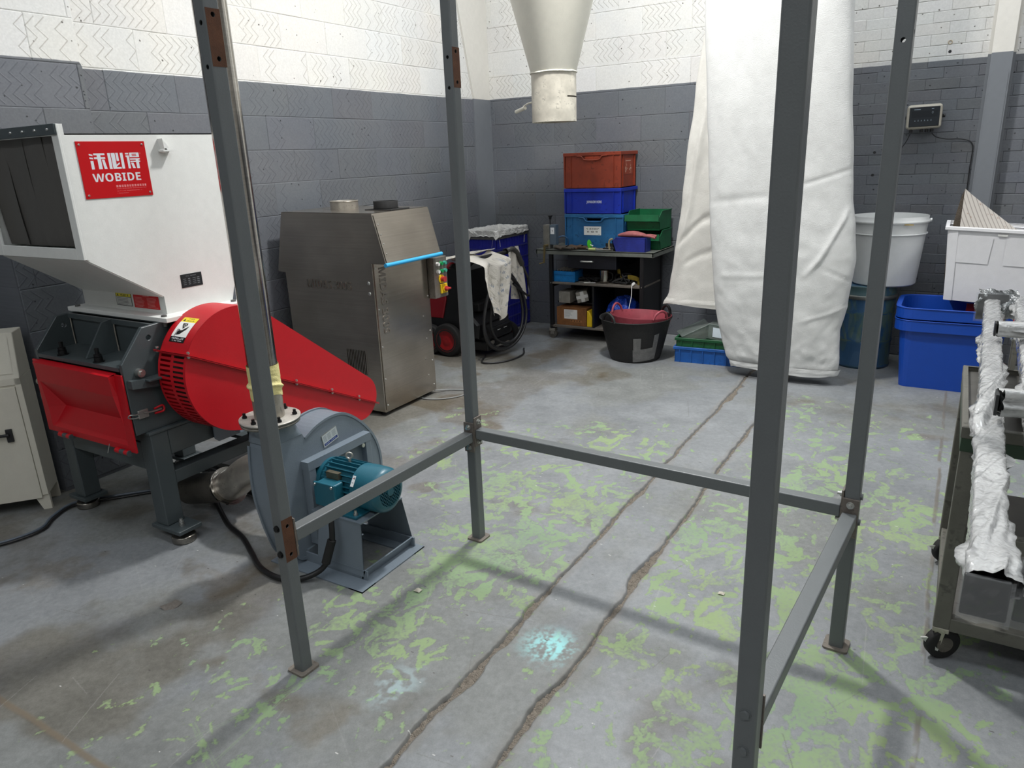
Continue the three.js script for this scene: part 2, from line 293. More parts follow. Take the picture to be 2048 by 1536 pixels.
// ---------------------------------------------------------------- floor
{
  const X0 = 0, X1 = 5.2, Z0 = 0, Z1 = 6.5, N = 2048, sx = N / (X1 - X0), sz = N / (Z1 - Z0);
  const crackA = (z) => 2.962 + 0.016 * (fbm(z * 3, 1.5, 4, 200) - 0.5) * 2, crackB = (z) => 3.256 + 0.018 * (fbm(z * 3, 7.5, 4, 210) - 0.5) * 2;
  // where the old green paint is left (blob centre x, z, radius, amount)
  const G = [[2.3, 3.7, 0.35, 1], [2.75, 3.75, 0.36, 1], [2.6, 4.35, 0.35, 0.95], [2.45, 4.9, 0.3, 0.75], [2.75, 4.6, 0.3, 0.6], [2.6, 2.8, 0.35, 0.62], [2.1, 3.1, 0.25, 0.55], [1.9, 3.4, 0.3, 0.4], [3.75, 2.1, 0.5, 0.5], [3.9, 3.0, 0.5, 0.8], [3.55, 3.6, 0.4, 0.8], [3.7, 4.2, 0.4, 0.85], [3.6, 4.7, 0.4, 0.7], [4.1, 4.6, 0.42, 0.95], [4.2, 3.9, 0.4, 0.75], [4.35, 4.9, 0.4, 0.85], [3.9, 5.2, 0.4, 0.7], [3.4, 5.2, 0.3, 0.45], [2.5, 5.6, 0.5, 0.35], [2.2, 5.5, 0.4, 0.25], [3.1, 2.6, 0.25, 0.35], [1.6, 2.9, 0.3, 0.2], [4.5, 2.5, 0.5, 0.5], [4.6, 5.6, 0.5, 0.7]];
  const rough = new Uint8Array(N * N), bumpA = new Uint8Array(N * N);
  const mapT = dataTex(N, N, (ix, iz) => {
    const x = X0 + ix / sx, z = Z0 + iz / sz;
    const big = fbm(x * 1.3, z * 1.3, 4, 300), mid = fbm(x * 7, z * 7, 4, 310), fine = fbm(x * 60, z * 60, 2, 320), gr = hash(ix, iz, 330);
    let r = 126, g = 129, b = 131;                                   // worn grey-blue floor paint
    const bare = smooth(0.44, 0.6, big + 0.25 * (mid - 0.5));       // bare dusty concrete
    r += -10 * bare; g += -11 * bare; b += -15 * bare;
    const left = smooth(2.1, 1.6, x + 0.9 * (fbm(x * 2, z * 2, 4, 345) - 0.5)), dn = fbm(x * 2.1, z * 2.1, 5, 340);          // oily dirt trodden in round the machines
    const dirt = smooth(0.46, 0.6, dn - 0.22 * (1 - left)), oil = smooth(0.58, 0.68, fbm(x * 2.6 + 9, z * 2.6, 6, 350) - 0.16 * (1 - left));
    r += -15 * dirt - 12 * oil; g += -19 * dirt - 17 * oil; b += -24 * dirt - 23 * oil;
    const v = 22 * (mid - 0.5) + 16 * (fine - 0.5) + 10 * (gr - 0.5); r += v; g += v; b += v;
    // green flakes
    let gm = 0; for (const [cx, cz, rad, a] of G) { const dd = Math.hypot(x - cx, z - cz) / rad; if (dd < 1.7) gm = Math.max(gm, a * (1 - smooth(0.45, 1.7, dd))); }
    if (x > crackA(z) - 0.01 && x < crackB(z) + 0.01) gm *= 0.12;
    const wx = x + 0.08 * (noise(x * 9, z * 9, 361) - 0.5), wz = z + 0.08 * (noise(x * 9, z * 9, 362) - 0.5);
    const fl = 0.5 * fbm(wx * 9, wz * 9, 6, 360) + 0.5 * (0.5 + (fbm(wx * 34, wz * 26, 4, 370) - 0.5) * 1.3) + 0.1 * (fbm(x * 150, z * 120, 2, 386) - 0.5);
    const gk = smooth(0.0, 0.018, fl - (0.72 - 0.26 * gm)) * (gm > 0.02 ? 1 : 0);
    const edge = smooth(-0.012, 0, fl - (0.72 - 0.26 * gm)) * (1 - gk) * (gm > 0.02 ? 1 : 0);
    const gt = fbm(x * 3, z * 3, 3, 380), k = gk * Math.min(1, 0.25 + 0.75 * smooth(0.2, 0.6, 0.5 * mid + 0.5 * fbm(x * 130, z * 110, 2, 385)));
    r += (126 + 14 * gt - r) * k; g += (151 + 4 * gt - g) * k; b += (120 - 12 * gt - b) * k;
    r -= 10 * edge; g -= 6 * edge; b -= 14 * edge;
    // cyan spray mark between the joints
    const cd = Math.hypot((x - 3.14) / 0.13, (z - 4.72) / 0.12), ck = smooth(1.25, 0.2, cd) * smooth(0.36, 0.62, 0.6 * fbm(x * 40, z * 12, 3, 390) + 0.4 * fbm(x * 90, z * 90, 2, 391)) * 0.9;
    r += (150 - r) * ck; g += (215 - g) * ck; b += (216 - b) * ck;
    const c2 = Math.hypot((x - 2.77) / 0.1, (z - 5.15) / 0.14), ck2 = smooth(1.2, 0.2, c2) * smooth(0.45, 0.65, fbm(x * 30, z * 30, 3, 395)) * 0.5; r += (170 - r) * ck2; g += (200 - g) * ck2; b += (205 - b) * ck2;
    // worn margins along the joints and the third joint at x 4.3, the saw cut at z 5.85
    const dj = Math.min(Math.abs(x - crackA(z)), Math.abs(x - crackB(z))), wj = smooth(0.045, 0.006, dj - 0.05 * (fbm(x * 20, z * 12, 3, 400) - 0.5)); r += (124 - r) * wj * 0.32; g += (117 - g) * wj * 0.32; b += (108 - b) * wj * 0.32;
    const d3 = Math.abs(x - 4.305 - 0.012 * (fbm(z * 4, 3, 3, 410) - 0.5)), w3 = smooth(0.012, 0.003, d3) * smooth(0.3, 0.6, fbm(x * 30, z * 9, 3, 412)); r += (104 - r) * w3 * 0.8; g += (98 - g) * w3 * 0.8; b += (90 - b) * w3 * 0.8;
    const d4 = Math.abs(z - 5.85 - 0.008 * (fbm(x * 6, 8, 3, 411) - 0.5)), w4 = x < 2.6 ? smooth(0.016, 0.004, d4) : 0; r += (110 - r) * w4 * 0.8; g += (98 - g) * w4 * 0.8; b += (82 - b) * w4 * 0.8;
    const i = iz * N + ix; rough[i] = 255 * Math.min(1, 0.52 + 0.2 * (mid - 0.5) + 0.2 * bare * 0.5 + 0.16 * gk + 0.25 * wj * 0.5 + 0.1 * dirt);
    bumpA[i] = 255 * Math.max(0, Math.min(1, 0.5 + 0.22 * (fine - 0.5) + 0.12 * (mid - 0.5) + 0.14 * gk - 0.5 * w3 - 0.45 * w4));
    const cl = (q) => Math.max(20, Math.min(245, q)); return [cl(r), cl(g), cl(b)];
  });
  const roughT = dataTex(N, N, (x, y) => { const v = rough[y * N + x]; return [v, v, v]; }, false), bumpT = dataTex(N, N, (x, y) => { const v = bumpA[y * N + x]; return [v, v, v]; }, false);
  // flakes and scratches drawn by hand-like strokes are kept in the paint map
  { const d = mapT.image.data; seed = 77;
    const line = (x, z, ang, len, col, al, wpx) => { const n = Math.ceil(len * sx * 1.4); for (let k = 0; k < n; k++) { const t = k / n * len, px = Math.round((x + Math.cos(ang) * t - X0) * sx + rr(-0.4, 0.4)), pz = Math.round((z + Math.sin(ang) * t - Z0) * sz); for (let q = 0; q < wpx; q++) { const xx = px + q; if (xx < 0 || pz < 0 || xx >= N || pz >= N) continue; const i = (pz * N + xx) * 4; for (let c = 0; c < 3; c++) d[i + c] += (col[c] - d[i + c]) * al; } } };
    for (let k = 0; k < 150; k++) line(rr(0.6, 4.8), rr(1.2, 6.2), rr(0, 6.28), rr(0.04, 0.4), rnd() < 0.7 ? [160, 160, 156] : [86, 84, 80], rr(0.12, 0.35), 1);
    for (const [x, z, a, l] of [[1.35, 3.25, -0.5, 0.5], [1.55, 3.35, -0.42, 0.42], [1.7, 2.95, -0.2, 0.4], [1.6, 3.6, -0.9, 0.35], [1.9, 2.75, -0.35, 0.35], [2.5, 5.2, 1.9, 0.5], [2.3, 5.6, 0.4, 0.35], [2.46, 5.3, 1.5, 0.4]]) for (let q = 0; q < 4; q++) line(x + rr(-0.01, 0.01), z + rr(-0.01, 0.01), a + rr(-0.05, 0.05), l * rr(0.6, 1), [134, 160, 116], 0.22, 1);
    for (let k = 0; k < 240; k++) { const x = rr(0.4, 4.9), z = rr(1, 6.3), s = rnd(); line(x, z, 0, 0.004 + 0.006 * rnd(), s < 0.5 ? [214, 212, 206] : [60, 58, 54], 0.8, 1 + (0 | rr(0, 2))); }
  }
  const fm = new THREE.MeshPhysicalMaterial({ color: 0xffffff, map: mapT, roughnessMap: roughT, roughness: 1, bumpMap: bumpT, bumpScale: 0.0035, side: THREE.DoubleSide });
  const floor = structure('floor', 'worn grey painted concrete floor with flaking green paint and broken joints');
  // three slabs with ragged edges along the two joints
  const nz = 420, depth = 0.014;
  const uvxz = (g) => { const p = g.attributes.position, uv = g.attributes.uv; for (let i = 0; i < p.count; i++) uv.setXY(i, (p.getX(i) - X0) / (X1 - X0), (p.getZ(i) - Z0) / (Z1 - Z0)); return g; };
  const wid = (z, s) => 0.004 + 0.014 * Math.pow(fbm(z * 5, s, 4, 500 + s), 2.2) + 0.03 * smooth(0.58, 0.74, fbm(z * 2.2, s + 3, 4, 520 + s));
  const jag = (z, s) => 0.012 * (fbm(z * 38, s, 3, 540 + s) - 0.5);
  const lump = (z, c, w) => 0.03 * Math.exp(-Math.pow((z - c) / w, 2)), edges = [(z) => crackA(z) - wid(z, 1) * 0.5 + jag(z, 1), (z) => crackA(z) + wid(z, 2) + jag(z, 2) + lump(z, 5.0, 0.1) + 0.6 * lump(z, 4.75, 0.08) + 0.5 * lump(z, 3.4, 0.12), (z) => crackB(z) - wid(z, 3) * 0.6 + jag(z, 3) - 0.8 * lump(z, 5.0, 0.12) - 0.5 * lump(z, 4.1, 0.1), (z) => crackB(z) + wid(z, 4) * 0.8 + jag(z, 4)];
  const slab = (l, r) => { const lx = l ?? (() => X0), rx = r ?? (() => X1); const prof = [[0, 0, -depth - 0.004], [0, 0.004, -0.0035], [0, 0.012, 0], [1, -0.012, 0], [1, -0.004, -0.0035], [1, 0, -depth - 0.004]]; return uvxz(grid(prof.length - 1, nz, (u, v) => { const k = Math.round(u * (prof.length - 1)), z = Z0 + v * (Z1 - Z0), q = prof[k]; return [q[0] ? rx(z) + (r ? q[1] : 0) : lx(z) + (l ? q[1] : 0), (l || q[0]) && (r || !q[0]) ? q[2] : 0, z]; }).toNonIndexed()); };
  part('slab', slab(null, edges[0]), fm, floor, { keepUV: true }); part('slab', slab(edges[1], edges[2]), fm, floor, { keepUV: true }); part('slab', slab(edges[3], null), fm, floor, { keepUV: true });
  const bed = (c) => grid(14, 900, (u, v) => { const z = Z0 + v * (Z1 - Z0), x = c(z) + (u - 0.5) * 0.12; return [x, -depth + 0.02 * (fbm(x * 80, z * 60, 3, 600) - 0.5), z]; });
  part('joint_fill', [bed(crackA), bed(crackB)], mat('joint rubble', 0x968e83, 0.9, 0, { map: clone(grimy, 14), bump: 0.008, bumpRep: 9 }), floor, { label: 'crumbled brown mortar in the floor joints' });
  const rest = mat('floor beyond', 0x8f9090, 0.55, 0, { map: clone(grimy, 0.5), bump: 0.0008 });
  part('floor_beyond', [B(-0.75, 0, -0.1, -0.001, -0.3, 10.6), B(5.2, 9.3, -0.1, -0.001, -0.3, 10.6), B(0, 5.2, -0.1, -0.001, 6.5, 10.6), B(0, 5.2, -0.1, -0.03, -0.3, 6.5)], rest, floor);
}

// ---------------------------------------------------------------- ceiling lamps
PANELS.forEach(([x, z, w, d, I], i) => {
  const t = thing('ceiling_lamp', ['bright square high bay lamp above the steel frame', 'square high bay lamp above the floor beside the cart'][i], 'lamp', [x, CEIL - 0.4, z], 'lamps under the ceiling');
  const y = CEIL - 0.4;
  part('housing', [B(x - w / 2 - 0.03, x + w / 2 + 0.03, y, y + 0.07, z - d / 2 - 0.03, z + d / 2 + 0.03, 0.01)], mat('lamp housing', 0x9a9a98, 0.5, 0.3), t);
  part('diffuser', B(x - w / 2, x + w / 2, y - 0.004, y, z - d / 2, z + d / 2), mat('lamp glow', 0xffffff, 0.6, 0, { emissive: 0xffffff, emissiveIntensity: 6 }), t);
  for (const s of [-1, 1]) part('hanger', CY(V(x + s * w / 3, y + 0.06, z), V(x + s * w / 3, CEIL, z), 0.004, 0.004, 6), M.zinc, t);
  const l = new THREE.RectAreaLight(lampColor, I, w, d); l.name = 'lamp_light'; l.position.set(0, -0.012, 0); l.rotation.x = -Math.PI / 2; t.add(l);
});
FILL_PANELS.forEach(([x, z, w, d, I], i) => {  // glowing panels added only to raise and even out the light
  const y = CEIL - 0.03, t = structure('window_' + (i + 1), 'added soft fill light panel in the unseen ceiling');
  part('panel_frame', EX([[x - w / 2 - 0.05, z - d / 2 - 0.05], [x + w / 2 + 0.05, z - d / 2 - 0.05], [x + w / 2 + 0.05, z + d / 2 + 0.05], [x - w / 2 - 0.05, z + d / 2 + 0.05]], 'y', y - 0.02, CEIL, 0, [[[x - w / 2, z - d / 2], [x + w / 2, z - d / 2], [x + w / 2, z + d / 2], [x - w / 2, z + d / 2]]]), mat('lamp housing'), t);
  part('fill_sheet', B(x - w / 2, x + w / 2, y, y + 0.01, z - d / 2, z + d / 2), mat('fill panel glow', 0xffffff, 0.6, 0, { emissive: 0xf2f8ff, emissiveIntensity: 4 }), t);
  const l = new THREE.RectAreaLight(fillColor, I, w, d); l.name = 'fill_light'; l.position.set(x, y - 0.004, z); l.rotation.x = -Math.PI / 2; t.add(l);
});
// ---------------------------------------------------------------- bolted steel frame
{
  const P = { A: [2.418, 5.238], B: [2.466, 4.172], C: [4.037, 4.237], D: [3.966, 5.352] }, h = 0.0235, top = 3.0, yaw = -0.041;
  const t = thing('bolted_stand', 'open dark grey frame of four square steel posts bolted to three low rails', 'frame', [3.2, 0, 4.75]);
  const ev = new Evaluator(); ev.attributes = ['position', 'normal', 'uv'];
  const place = (g, [x, z], turn = yaw) => g.rotateY(turn).translate(x, 0, z);
  const holeZ = [2.085, 1.975], holeX = [2.105, 1.995];
  const dirs = { z: V(0, 0, 1).applyAxisAngle(V(0, 1, 0), yaw), x: V(1, 0, 0).applyAxisAngle(V(0, 1, 0), yaw) };
  for (const k of Object.keys(P)) {
    const tube = new THREE.Shape(); const r = 0.006; tube.moveTo(-h + r, -h); tube.lineTo(h - r, -h); tube.absarc(h - r, -h + r, r, -Math.PI / 2, 0); tube.lineTo(h, h - r); tube.absarc(h - r, h - r, r, 0, Math.PI / 2); tube.lineTo(-h + r, h); tube.absarc(-h + r, h - r, r, Math.PI / 2, Math.PI); tube.lineTo(-h, -h + r); tube.absarc(-h + r, -h + r, r, Math.PI, Math.PI * 1.5);
    const i = h - 0.003; tube.holes.push(new THREE.Path([V(-i, -i, 0), V(-i, i, 0), V(i, i, 0), V(i, -i, 0)].map((v) => new THREE.Vector2(v.x, v.y))));
    let g = new THREE.ExtrudeGeometry(tube, { depth: top - 0.006, bevelEnabled: false, curveSegments: 3 }).rotateX(-Math.PI / 2).translate(0, 0.006, 0);
    let b = new Brush(g); b.updateMatrixWorld();
    if (k !== 'D') {
      for (const y of holeZ) { const c = new Brush(CY(V(0, y, -0.05), V(0, y, 0.05), 0.0068, 0.0068, 16)); c.updateMatrixWorld(); b = ev.evaluate(b, c, SUBTRACTION); }
      for (const y of holeX) { const c = new Brush(CY(V(-0.05, y, 0), V(0.05, y, 0), 0.0068, 0.0068, 16)); c.updateMatrixWorld(); b = ev.evaluate(b, c, SUBTRACTION); }
      if (k === 'A') for (const y of [0.572, 0.468]) { const c = new Brush(CY(V(-0.05, y, 0), V(0.05, y, 0), 0.0068, 0.0068, 16)); c.updateMatrixWorld(); b = ev.evaluate(b, c, SUBTRACTION); }
    }
    const post = part('post', place(b.geometry, P[k]), M.frame, t);
    const pl = new THREE.Shape(), e = 0.041, q = 0.012; pl.moveTo(-e + q, -e); pl.lineTo(e - q, -e); pl.absarc(e - q, -e + q, q, -Math.PI / 2, 0); pl.lineTo(e, e - q); pl.absarc(e - q, e - q, q, 0, Math.PI / 2); pl.lineTo(-e + q, e); pl.absarc(-e + q, e - q, q, Math.PI / 2, Math.PI); pl.lineTo(-e, -e + q); pl.absarc(-e + q, -e + q, q, Math.PI, Math.PI * 1.5);
    for (const s of [-1, 1]) { const c = new THREE.Path(); c.absarc(s * 0.031, s * -0.031, 0.0055, 0, 7); pl.holes.push(c); }
    part('foot_plate', place(new THREE.ExtrudeGeometry(pl, { depth: 0.008, bevelEnabled: false, curveSegments: 6 }).rotateX(-Math.PI / 2), P[k]), M.footPlate, post, { label: 'dusty square foot plate with rounded corners' });
    if (k === 'A' || k === 'B') {
      const hole = (y) => { const s = []; for (let a = 0; a < 14; a++) s.push([Math.cos(a / 7 * Math.PI) * 0.0068, y + Math.sin(a / 7 * Math.PI) * 0.0068]); return s; };
      part('rust_patch', place(EX([[-0.0225, 1.975], [0.0225, 1.975], [0.0225, 2.12], [-0.0225, 2.12]], 'x', h, h + 0.0008, 0, [hole(2.105), hole(1.995)]), P[k]), M.rust, post, { label: 'brown unpainted rusty patch' });
      if (k === 'A') part('rust_patch', place(EX([[-0.0225, 0.445], [0.0225, 0.445], [0.0225, 0.6], [-0.0225, 0.6]], 'x', h, h + 0.0008, 0, [hole(0.572), hole(0.468)]), P[k]), M.rust, post, { label: 'brown unpainted rusty patch' });
    }
  }
  // rails between the posts, with welded end plates and bolts
  const rail = (a, b, y0, py0, py1) => {
    const pa = V(P[a][0], 0, P[a][1]), pb = V(P[b][0], 0, P[b][1]), d = pb.clone().sub(pa), L = d.length(), u = d.clone().normalize(), ang = Math.atan2(-u.z, u.x);
    const mid = pa.clone().add(pb).multiplyScalar(0.5), m = part('rail', B(-L / 2 + h + 0.008, L / 2 - h - 0.008, y0, y0 + 0.046, -h, h, 0.005).rotateY(ang).translate(mid.x, 0, mid.z), M.frame, t);
    for (const [p, s] of [[pa, 1], [pb, -1]]) {
      part('end_plate', B(-0.0035, 0.0035, py0, py1, -0.026, 0.026, 0.0012).rotateY(ang).translate(p.x + u.x * s * (h + 0.0042), 0, p.z + u.z * s * (h + 0.0042)), M.steelPlate, m);
      const n = u.clone().multiplyScalar(s);
      for (const y of [py1 - 0.022, py0 + 0.022]) {
        const o = p.clone().setY(y);
        part('bolt', [HEX(o.clone().addScaledVector(n, h + 0.0078), n, 0.0105, 0.0075), CY(o.clone().addScaledVector(n, h + 0.0078), o.clone().addScaledVector(n, h + 0.0092), 0.0125), CY(o.clone().addScaledVector(n, h + 0.015), o.clone().addScaledVector(n, h + 0.024), 0.006)], M.zinc, m);
        part('bolt_head', [HEX(o.clone().addScaledVector(n, -h), n.clone().negate(), 0.0105, 0.0075), CY(o.clone().addScaledVector(n, -h), o.clone().addScaledVector(n, -h - 0.0018), 0.0125)], p === pa && a === 'B' || b === 'B' || a === 'C' && p === pa ? M.blackBolt : M.frame, m);
      }
    }
  };
  rail('A', 'B', 0.498, 0.448, 0.588); rail('B', 'C', 0.512, 0.474, 0.612); rail('C', 'D', 0.492, 0.448, 0.588);
}

// ---------------------------------------------------------------- shredding machine (granulator)
const signTex = canvasTex(768, 576, (g, w, h) => {
  g.fillStyle = '#b8040f'; g.fillRect(0, 0, w, h);
  g.fillStyle = '#d3d8dc';
  const P = (...p) => { g.beginPath(); for (let i = 0; i < p.length; i += 2) g.lineTo(p[i], p[i + 1]); g.fill(); };
  const R = (x, y, a, b) => g.fillRect(x, y, a, b);
  // three heavy stylised characters
  const c1 = 118, y0 = 118; P(c1, y0 + 6, c1 + 38, y0 + 14, c1 + 38, y0 + 30, c1, y0 + 22); P(c1, y0 + 40, c1 + 38, y0 + 46, c1 + 38, y0 + 62, c1, y0 + 56); R(c1 + 4, y0 + 76, 32, 86);
  R(c1 + 48, y0 + 2, 122, 19); R(c1 + 48, y0 + 40, 122, 19); R(c1 + 82, y0 + 2, 40, 160); P(c1 + 130, y0 + 66, c1 + 158, y0 + 66, c1 + 176, y0 + 162, c1 + 142, y0 + 162);
  const c2 = 318; R(c2, y0, 32, 164); R(c2 + 40, y0, 44, 164); R(c2 + 92, y0, 28, 84); P(c2 + 84, y0 + 120, c2 + 122, y0 + 96, c2 + 122, y0 + 114, c2 + 84, y0 + 138); R(c2 + 60, y0 + 146, 74, 18); R(c2 + 142, y0, 32, 164);
  const c3 = 520; R(c3, y0 + 2, 36, 16); R(c3, y0 + 28, 36, 16); R(c3 + 12, y0 + 28, 28, 136); R(c3 + 46, y0, 112, 48); R(c3 + 46, y0 + 60, 116, 14); R(c3 + 46, y0 + 84, 116, 14); R(c3 + 112, y0 + 60, 34, 104); P(c3 + 50, y0 + 104, c3 + 80, y0 + 104, c3 + 96, y0 + 162, c3 + 64, y0 + 162);
  g.fillStyle = '#b8040f'; R(c3 + 74, y0 + 13, 54, 8); R(c3 + 74, y0 + 29, 54, 8);
  g.fillStyle = '#d3d8dc'; g.font = 'bold 118px sans-serif'; g.textBaseline = 'alphabetic'; g.save(); g.translate(112, 408); const wd = g.measureText('WOBIDE').width; g.scale(552 / wd, 0.98); g.fillText('WOBIDE', 0, 0); g.restore();
  g.strokeStyle = '#d06a6a'; g.lineWidth = 2; g.beginPath(); g.arc(694, 126, 8, 0, 7); g.stroke(); g.font = 'bold 11px sans-serif'; g.fillStyle = '#d98a8a'; g.fillText('R', 690, 130);
  g.fillStyle = '#dd9a9a'; seed = 31; for (let k = 0; k < 12; k++) { const x = 352 + k * 30; for (let q = 0; q < 4; q++) { g.fillRect(x, 450 + q * 6, 22, 3); if (rnd() < 0.8) g.fillRect(x + rr(0, 18), 448, 3, 24); } }
  g.fillStyle = '#d07c7c'; marks(g, 352, 482, 352, 9, 44, 41); marks(g, 352, 506, 290, 9, 34, 42); marks(g, 352, 530, 130, 9, 18, 43);
});
const pictTex = (draw, w = 256, h = 256) => canvasTex(w, h, draw);
const printed = (key, tex, rough = 0.4, metal = 0) => { const m = new THREE.MeshPhysicalMaterial({ map: tex, roughness: rough, metalness: metal, side: THREE.DoubleSide }); m.name = key; return m; };
const decalX = (z0, z1, y0, y1, x) => quad([x, y0, z1], [x, y0, z0], [x, y1, z0], [x, y1, z1]);   // seen from +x
const decalZ = (x0, x1, y0, y1, z) => quad([x0, y0, z], [x1, y0, z], [x1, y1, z], [x0, y1, z]);   // seen from +z
{
  const t = thing('granulator', 'large shredding machine with white hopper, red belt guard and dark grey stand', 'machine', [0.77, 0, 4.55]);
  // stand
  const stand = part('stand', [B(0.45, 1.06, 0.36, 0.5, 4.80, 4.878, 0.006), B(1.065, 1.145, 0.27, 0.335, 4.2, 4.79, 0.005), B(1.065, 1.148, 0.42, 0.545, 4.2, 4.79, 0.005), B(0.365, 0.445, 0.27, 0.335, 4.2, 4.79, 0.005), B(0.365, 0.445, 0.42, 0.545, 4.2, 4.79, 0.005), B(0.45, 1.06, 0.42, 0.54, 4.2, 4.28), B(0.36, 1.155, 0.545, 0.56, 4.2, 4.885, 0.004), B(1.15, 1.36, 0.27, 0.335, 4.0, 4.05, 0.004), B(1.08, 1.15, 0.27, 0.335, 3.95, 4.2, 0.004)], M.machineGrey, t);
  for (const [x, z] of [[1.06, 4.79], [0.357, 4.79], [1.06, 4.2], [0.357, 4.2]]) {
    const leg = part('leg', B(x, x + 0.09, 0.078, 0.547, z, z + 0.09, 0.006), M.machineGrey, t), right = x > 1, px = right ? 1.2 : 0.385, pz = z + 0.05;
    part('foot_plate', B(right ? 1.04 : 0.315, right ? 1.255 : 0.47, 0.058, 0.078, z - 0.02, z + 0.105, 0.003), M.machineGrey, leg);
    part('levelling_pad', [LA([[0, 0], [0.054, 0], [0.056, 0.006], [0.056, 0.03], [0.05, 0.036], [0.02, 0.038], [0.018, 0.06], [0, 0.06]], px, 0, pz, 32)], mat('pad steel', 0xaaa8a3, 0.25, 0.9, { map: clone(grimy, 6) }), leg, { label: 'round chromed levelling pad' });
    part('stud', [HEX(V(px, 0.078, pz), V(0, 1, 0), 0.014, 0.012), CY(V(px, 0.078, pz), V(px, 0.115, pz), 0.008), HEX(V(px, 0.095, pz), V(0, 1, 0), 0.012, 0.01)], M.zinc, leg);
  }
  // body: side plates, shelf, gussets, chamber
  const side = [[4.72, 1.045], [4.81, 1.04], [4.935, 0.895], [4.93, 0.56], [4.24, 0.56], [4.24, 1.045]];
  const hole = []; for (let a = 0; a < 14; a++) hole.push([4.785 + Math.cos(a / 7 * Math.PI) * 0.012, 0.989 + Math.sin(a / 7 * Math.PI) * 0.012]);
  const body = part('cutting_chamber', [B(0.435, 1.105, 0.56, 1.043, 4.26, 4.74), B(0.435, 1.105, 0.56, 0.85, 4.5, 4.86), sheetX([4.74, 0.868], [4.935, 0.862], 0.018, 0.435, 1.105), B(0.43, 1.11, 1.02, 1.043, 4.72, 4.755)], M.machineGrey, t);
  for (const x of [0.41, 1.11]) part('side_plate', EX(side, 'x', x, x + 0.022, 0.002, [hole]), M.machineGrey, body);
  part('gusset', EX([[4.745, 0.885], [4.905, 0.885], [4.80, 1.035], [4.745, 1.043]], 'x', 0.795, 0.807), M.machineGrey, body);
  for (const [x, z] of [[0.595, 4.9], [0.905, 4.905]]) part('clamp_bolt', [CY(V(x, 0.84, z), V(x, 0.945, z), 0.0095), HEX(V(x, 0.884, z), V(0, 1, 0), 0.021, 0.02), CY(V(x, 0.878, z), V(x, 0.885, z), 0.026), HEX(V(x, 0.906, z), V(0, 1, 0), 0.019, 0.012)], M.blackBolt, body);
  for (const x of [0.437, 0.811]) part('weld', TU([[x, 0.885, 4.748], [x, 0.96, 4.749], [x, 1.035, 4.748]], 0.0035, 30, 6), M.castSteel, body);
  part('ledge', [EX([[4.79, 0.765], [4.925, 0.785], [4.925, 0.822], [4.79, 0.812]], 'x', 1.132, 1.165), B(1.132, 1.2, 0.806, 0.815, 4.7, 4.86, 0.002)], M.machineGrey, body);
  part('pivot_bolt', [CY(V(1.13, 0.845, 4.865), V(1.158, 0.845, 4.865), 0.019), CY(V(1.158, 0.845, 4.865), V(1.166, 0.845, 4.865), 0.011)], M.zinc, body);
  // red door with a folded pocket
  {
    const x0 = 0.388, x1 = 1.128, i0 = 0.45, i1 = 1.062;
    const F = (a, b, c, d) => quad(a, b, c, d);
    const prof = [[4.972, 0.845], [4.962, 0.748], [4.888, 0.605], [4.93, 0.525], [4.945, 0.508]];
    const g = [];
    for (let k = 0; k < prof.length - 1; k++) { const [z, y] = prof[k], [z2, y2] = prof[k + 1]; const e = [i0 + 0.012, i0, i0 + 0.045, i0 + 0.012, i0][k], f = [i0, i0, i0, i0, i0][k]; const a = [i0 - 0.01, i0, i0 + 0.04, i0 + 0.005, i0], b = [i1 + 0.01, i1, i1 - 0.03, i1 - 0.005, i1]; g.push(F([a[k], y, z], [a[k + 1], y2, z2], [b[k + 1], y2, z2], [b[k], y, z])); 
      const zs = 4.946; g.push(F([a[k], y, z], [i0 - 0.012, y, zs], [i0 - 0.012, y2, zs], [a[k + 1], y2, z2])); g.push(F([b[k], y, z], [b[k + 1], y2, z2], [i1 + 0.012, y2, zs], [i1 + 0.012, y, zs])); }
    g.push(F([i0 - 0.01, 0.845, 4.972], [i1 + 0.01, 0.845, 4.972], [i1 + 0.01, 0.852, 4.93], [i0 - 0.01, 0.852, 4.93]));
    g.push(B(x0, i0 - 0.011, 0.478, 0.85, 4.936, 4.946, 0.002), B(i1 + 0.011, x1, 0.478, 0.85, 4.936, 4.946, 0.002), B(i0 - 0.012, i1 + 0.012, 0.478, 0.509, 4.9365, 4.9455, 0.002));
    const door = part('door', g, M.red, t, { label: 'red folded sheet metal door' });
    part('door_back', B(x0 + 0.02, x1 - 0.02, 0.49, 0.84, 4.866, 4.872), M.machineGrey, door);
    for (const x of [0.5, 0.98]) { part('hinge', CY(V(x, 0.474, 4.952), V(x + 0.035, 0.474, 4.952), 0.0125), M.red, door); part('hinge', CY(V(x + 0.07, 0.474, 4.952), V(x + 0.1, 0.474, 4.952), 0.0125), M.red, door); part('hinge_pin', CY(V(x + 0.036, 0.474, 4.952), V(x + 0.069, 0.474, 4.952), 0.012), M.machineGrey, door); part('hinge_cap', CY(V(x + 0.1, 0.474, 4.952), V(x + 0.108, 0.474, 4.952), 0.014), M.machineGrey, door); }
    part('split_pin', CY(V(0.945, 0.5, 4.96), V(0.93, 0.455, 4.968), 0.0018), M.zinc, door);
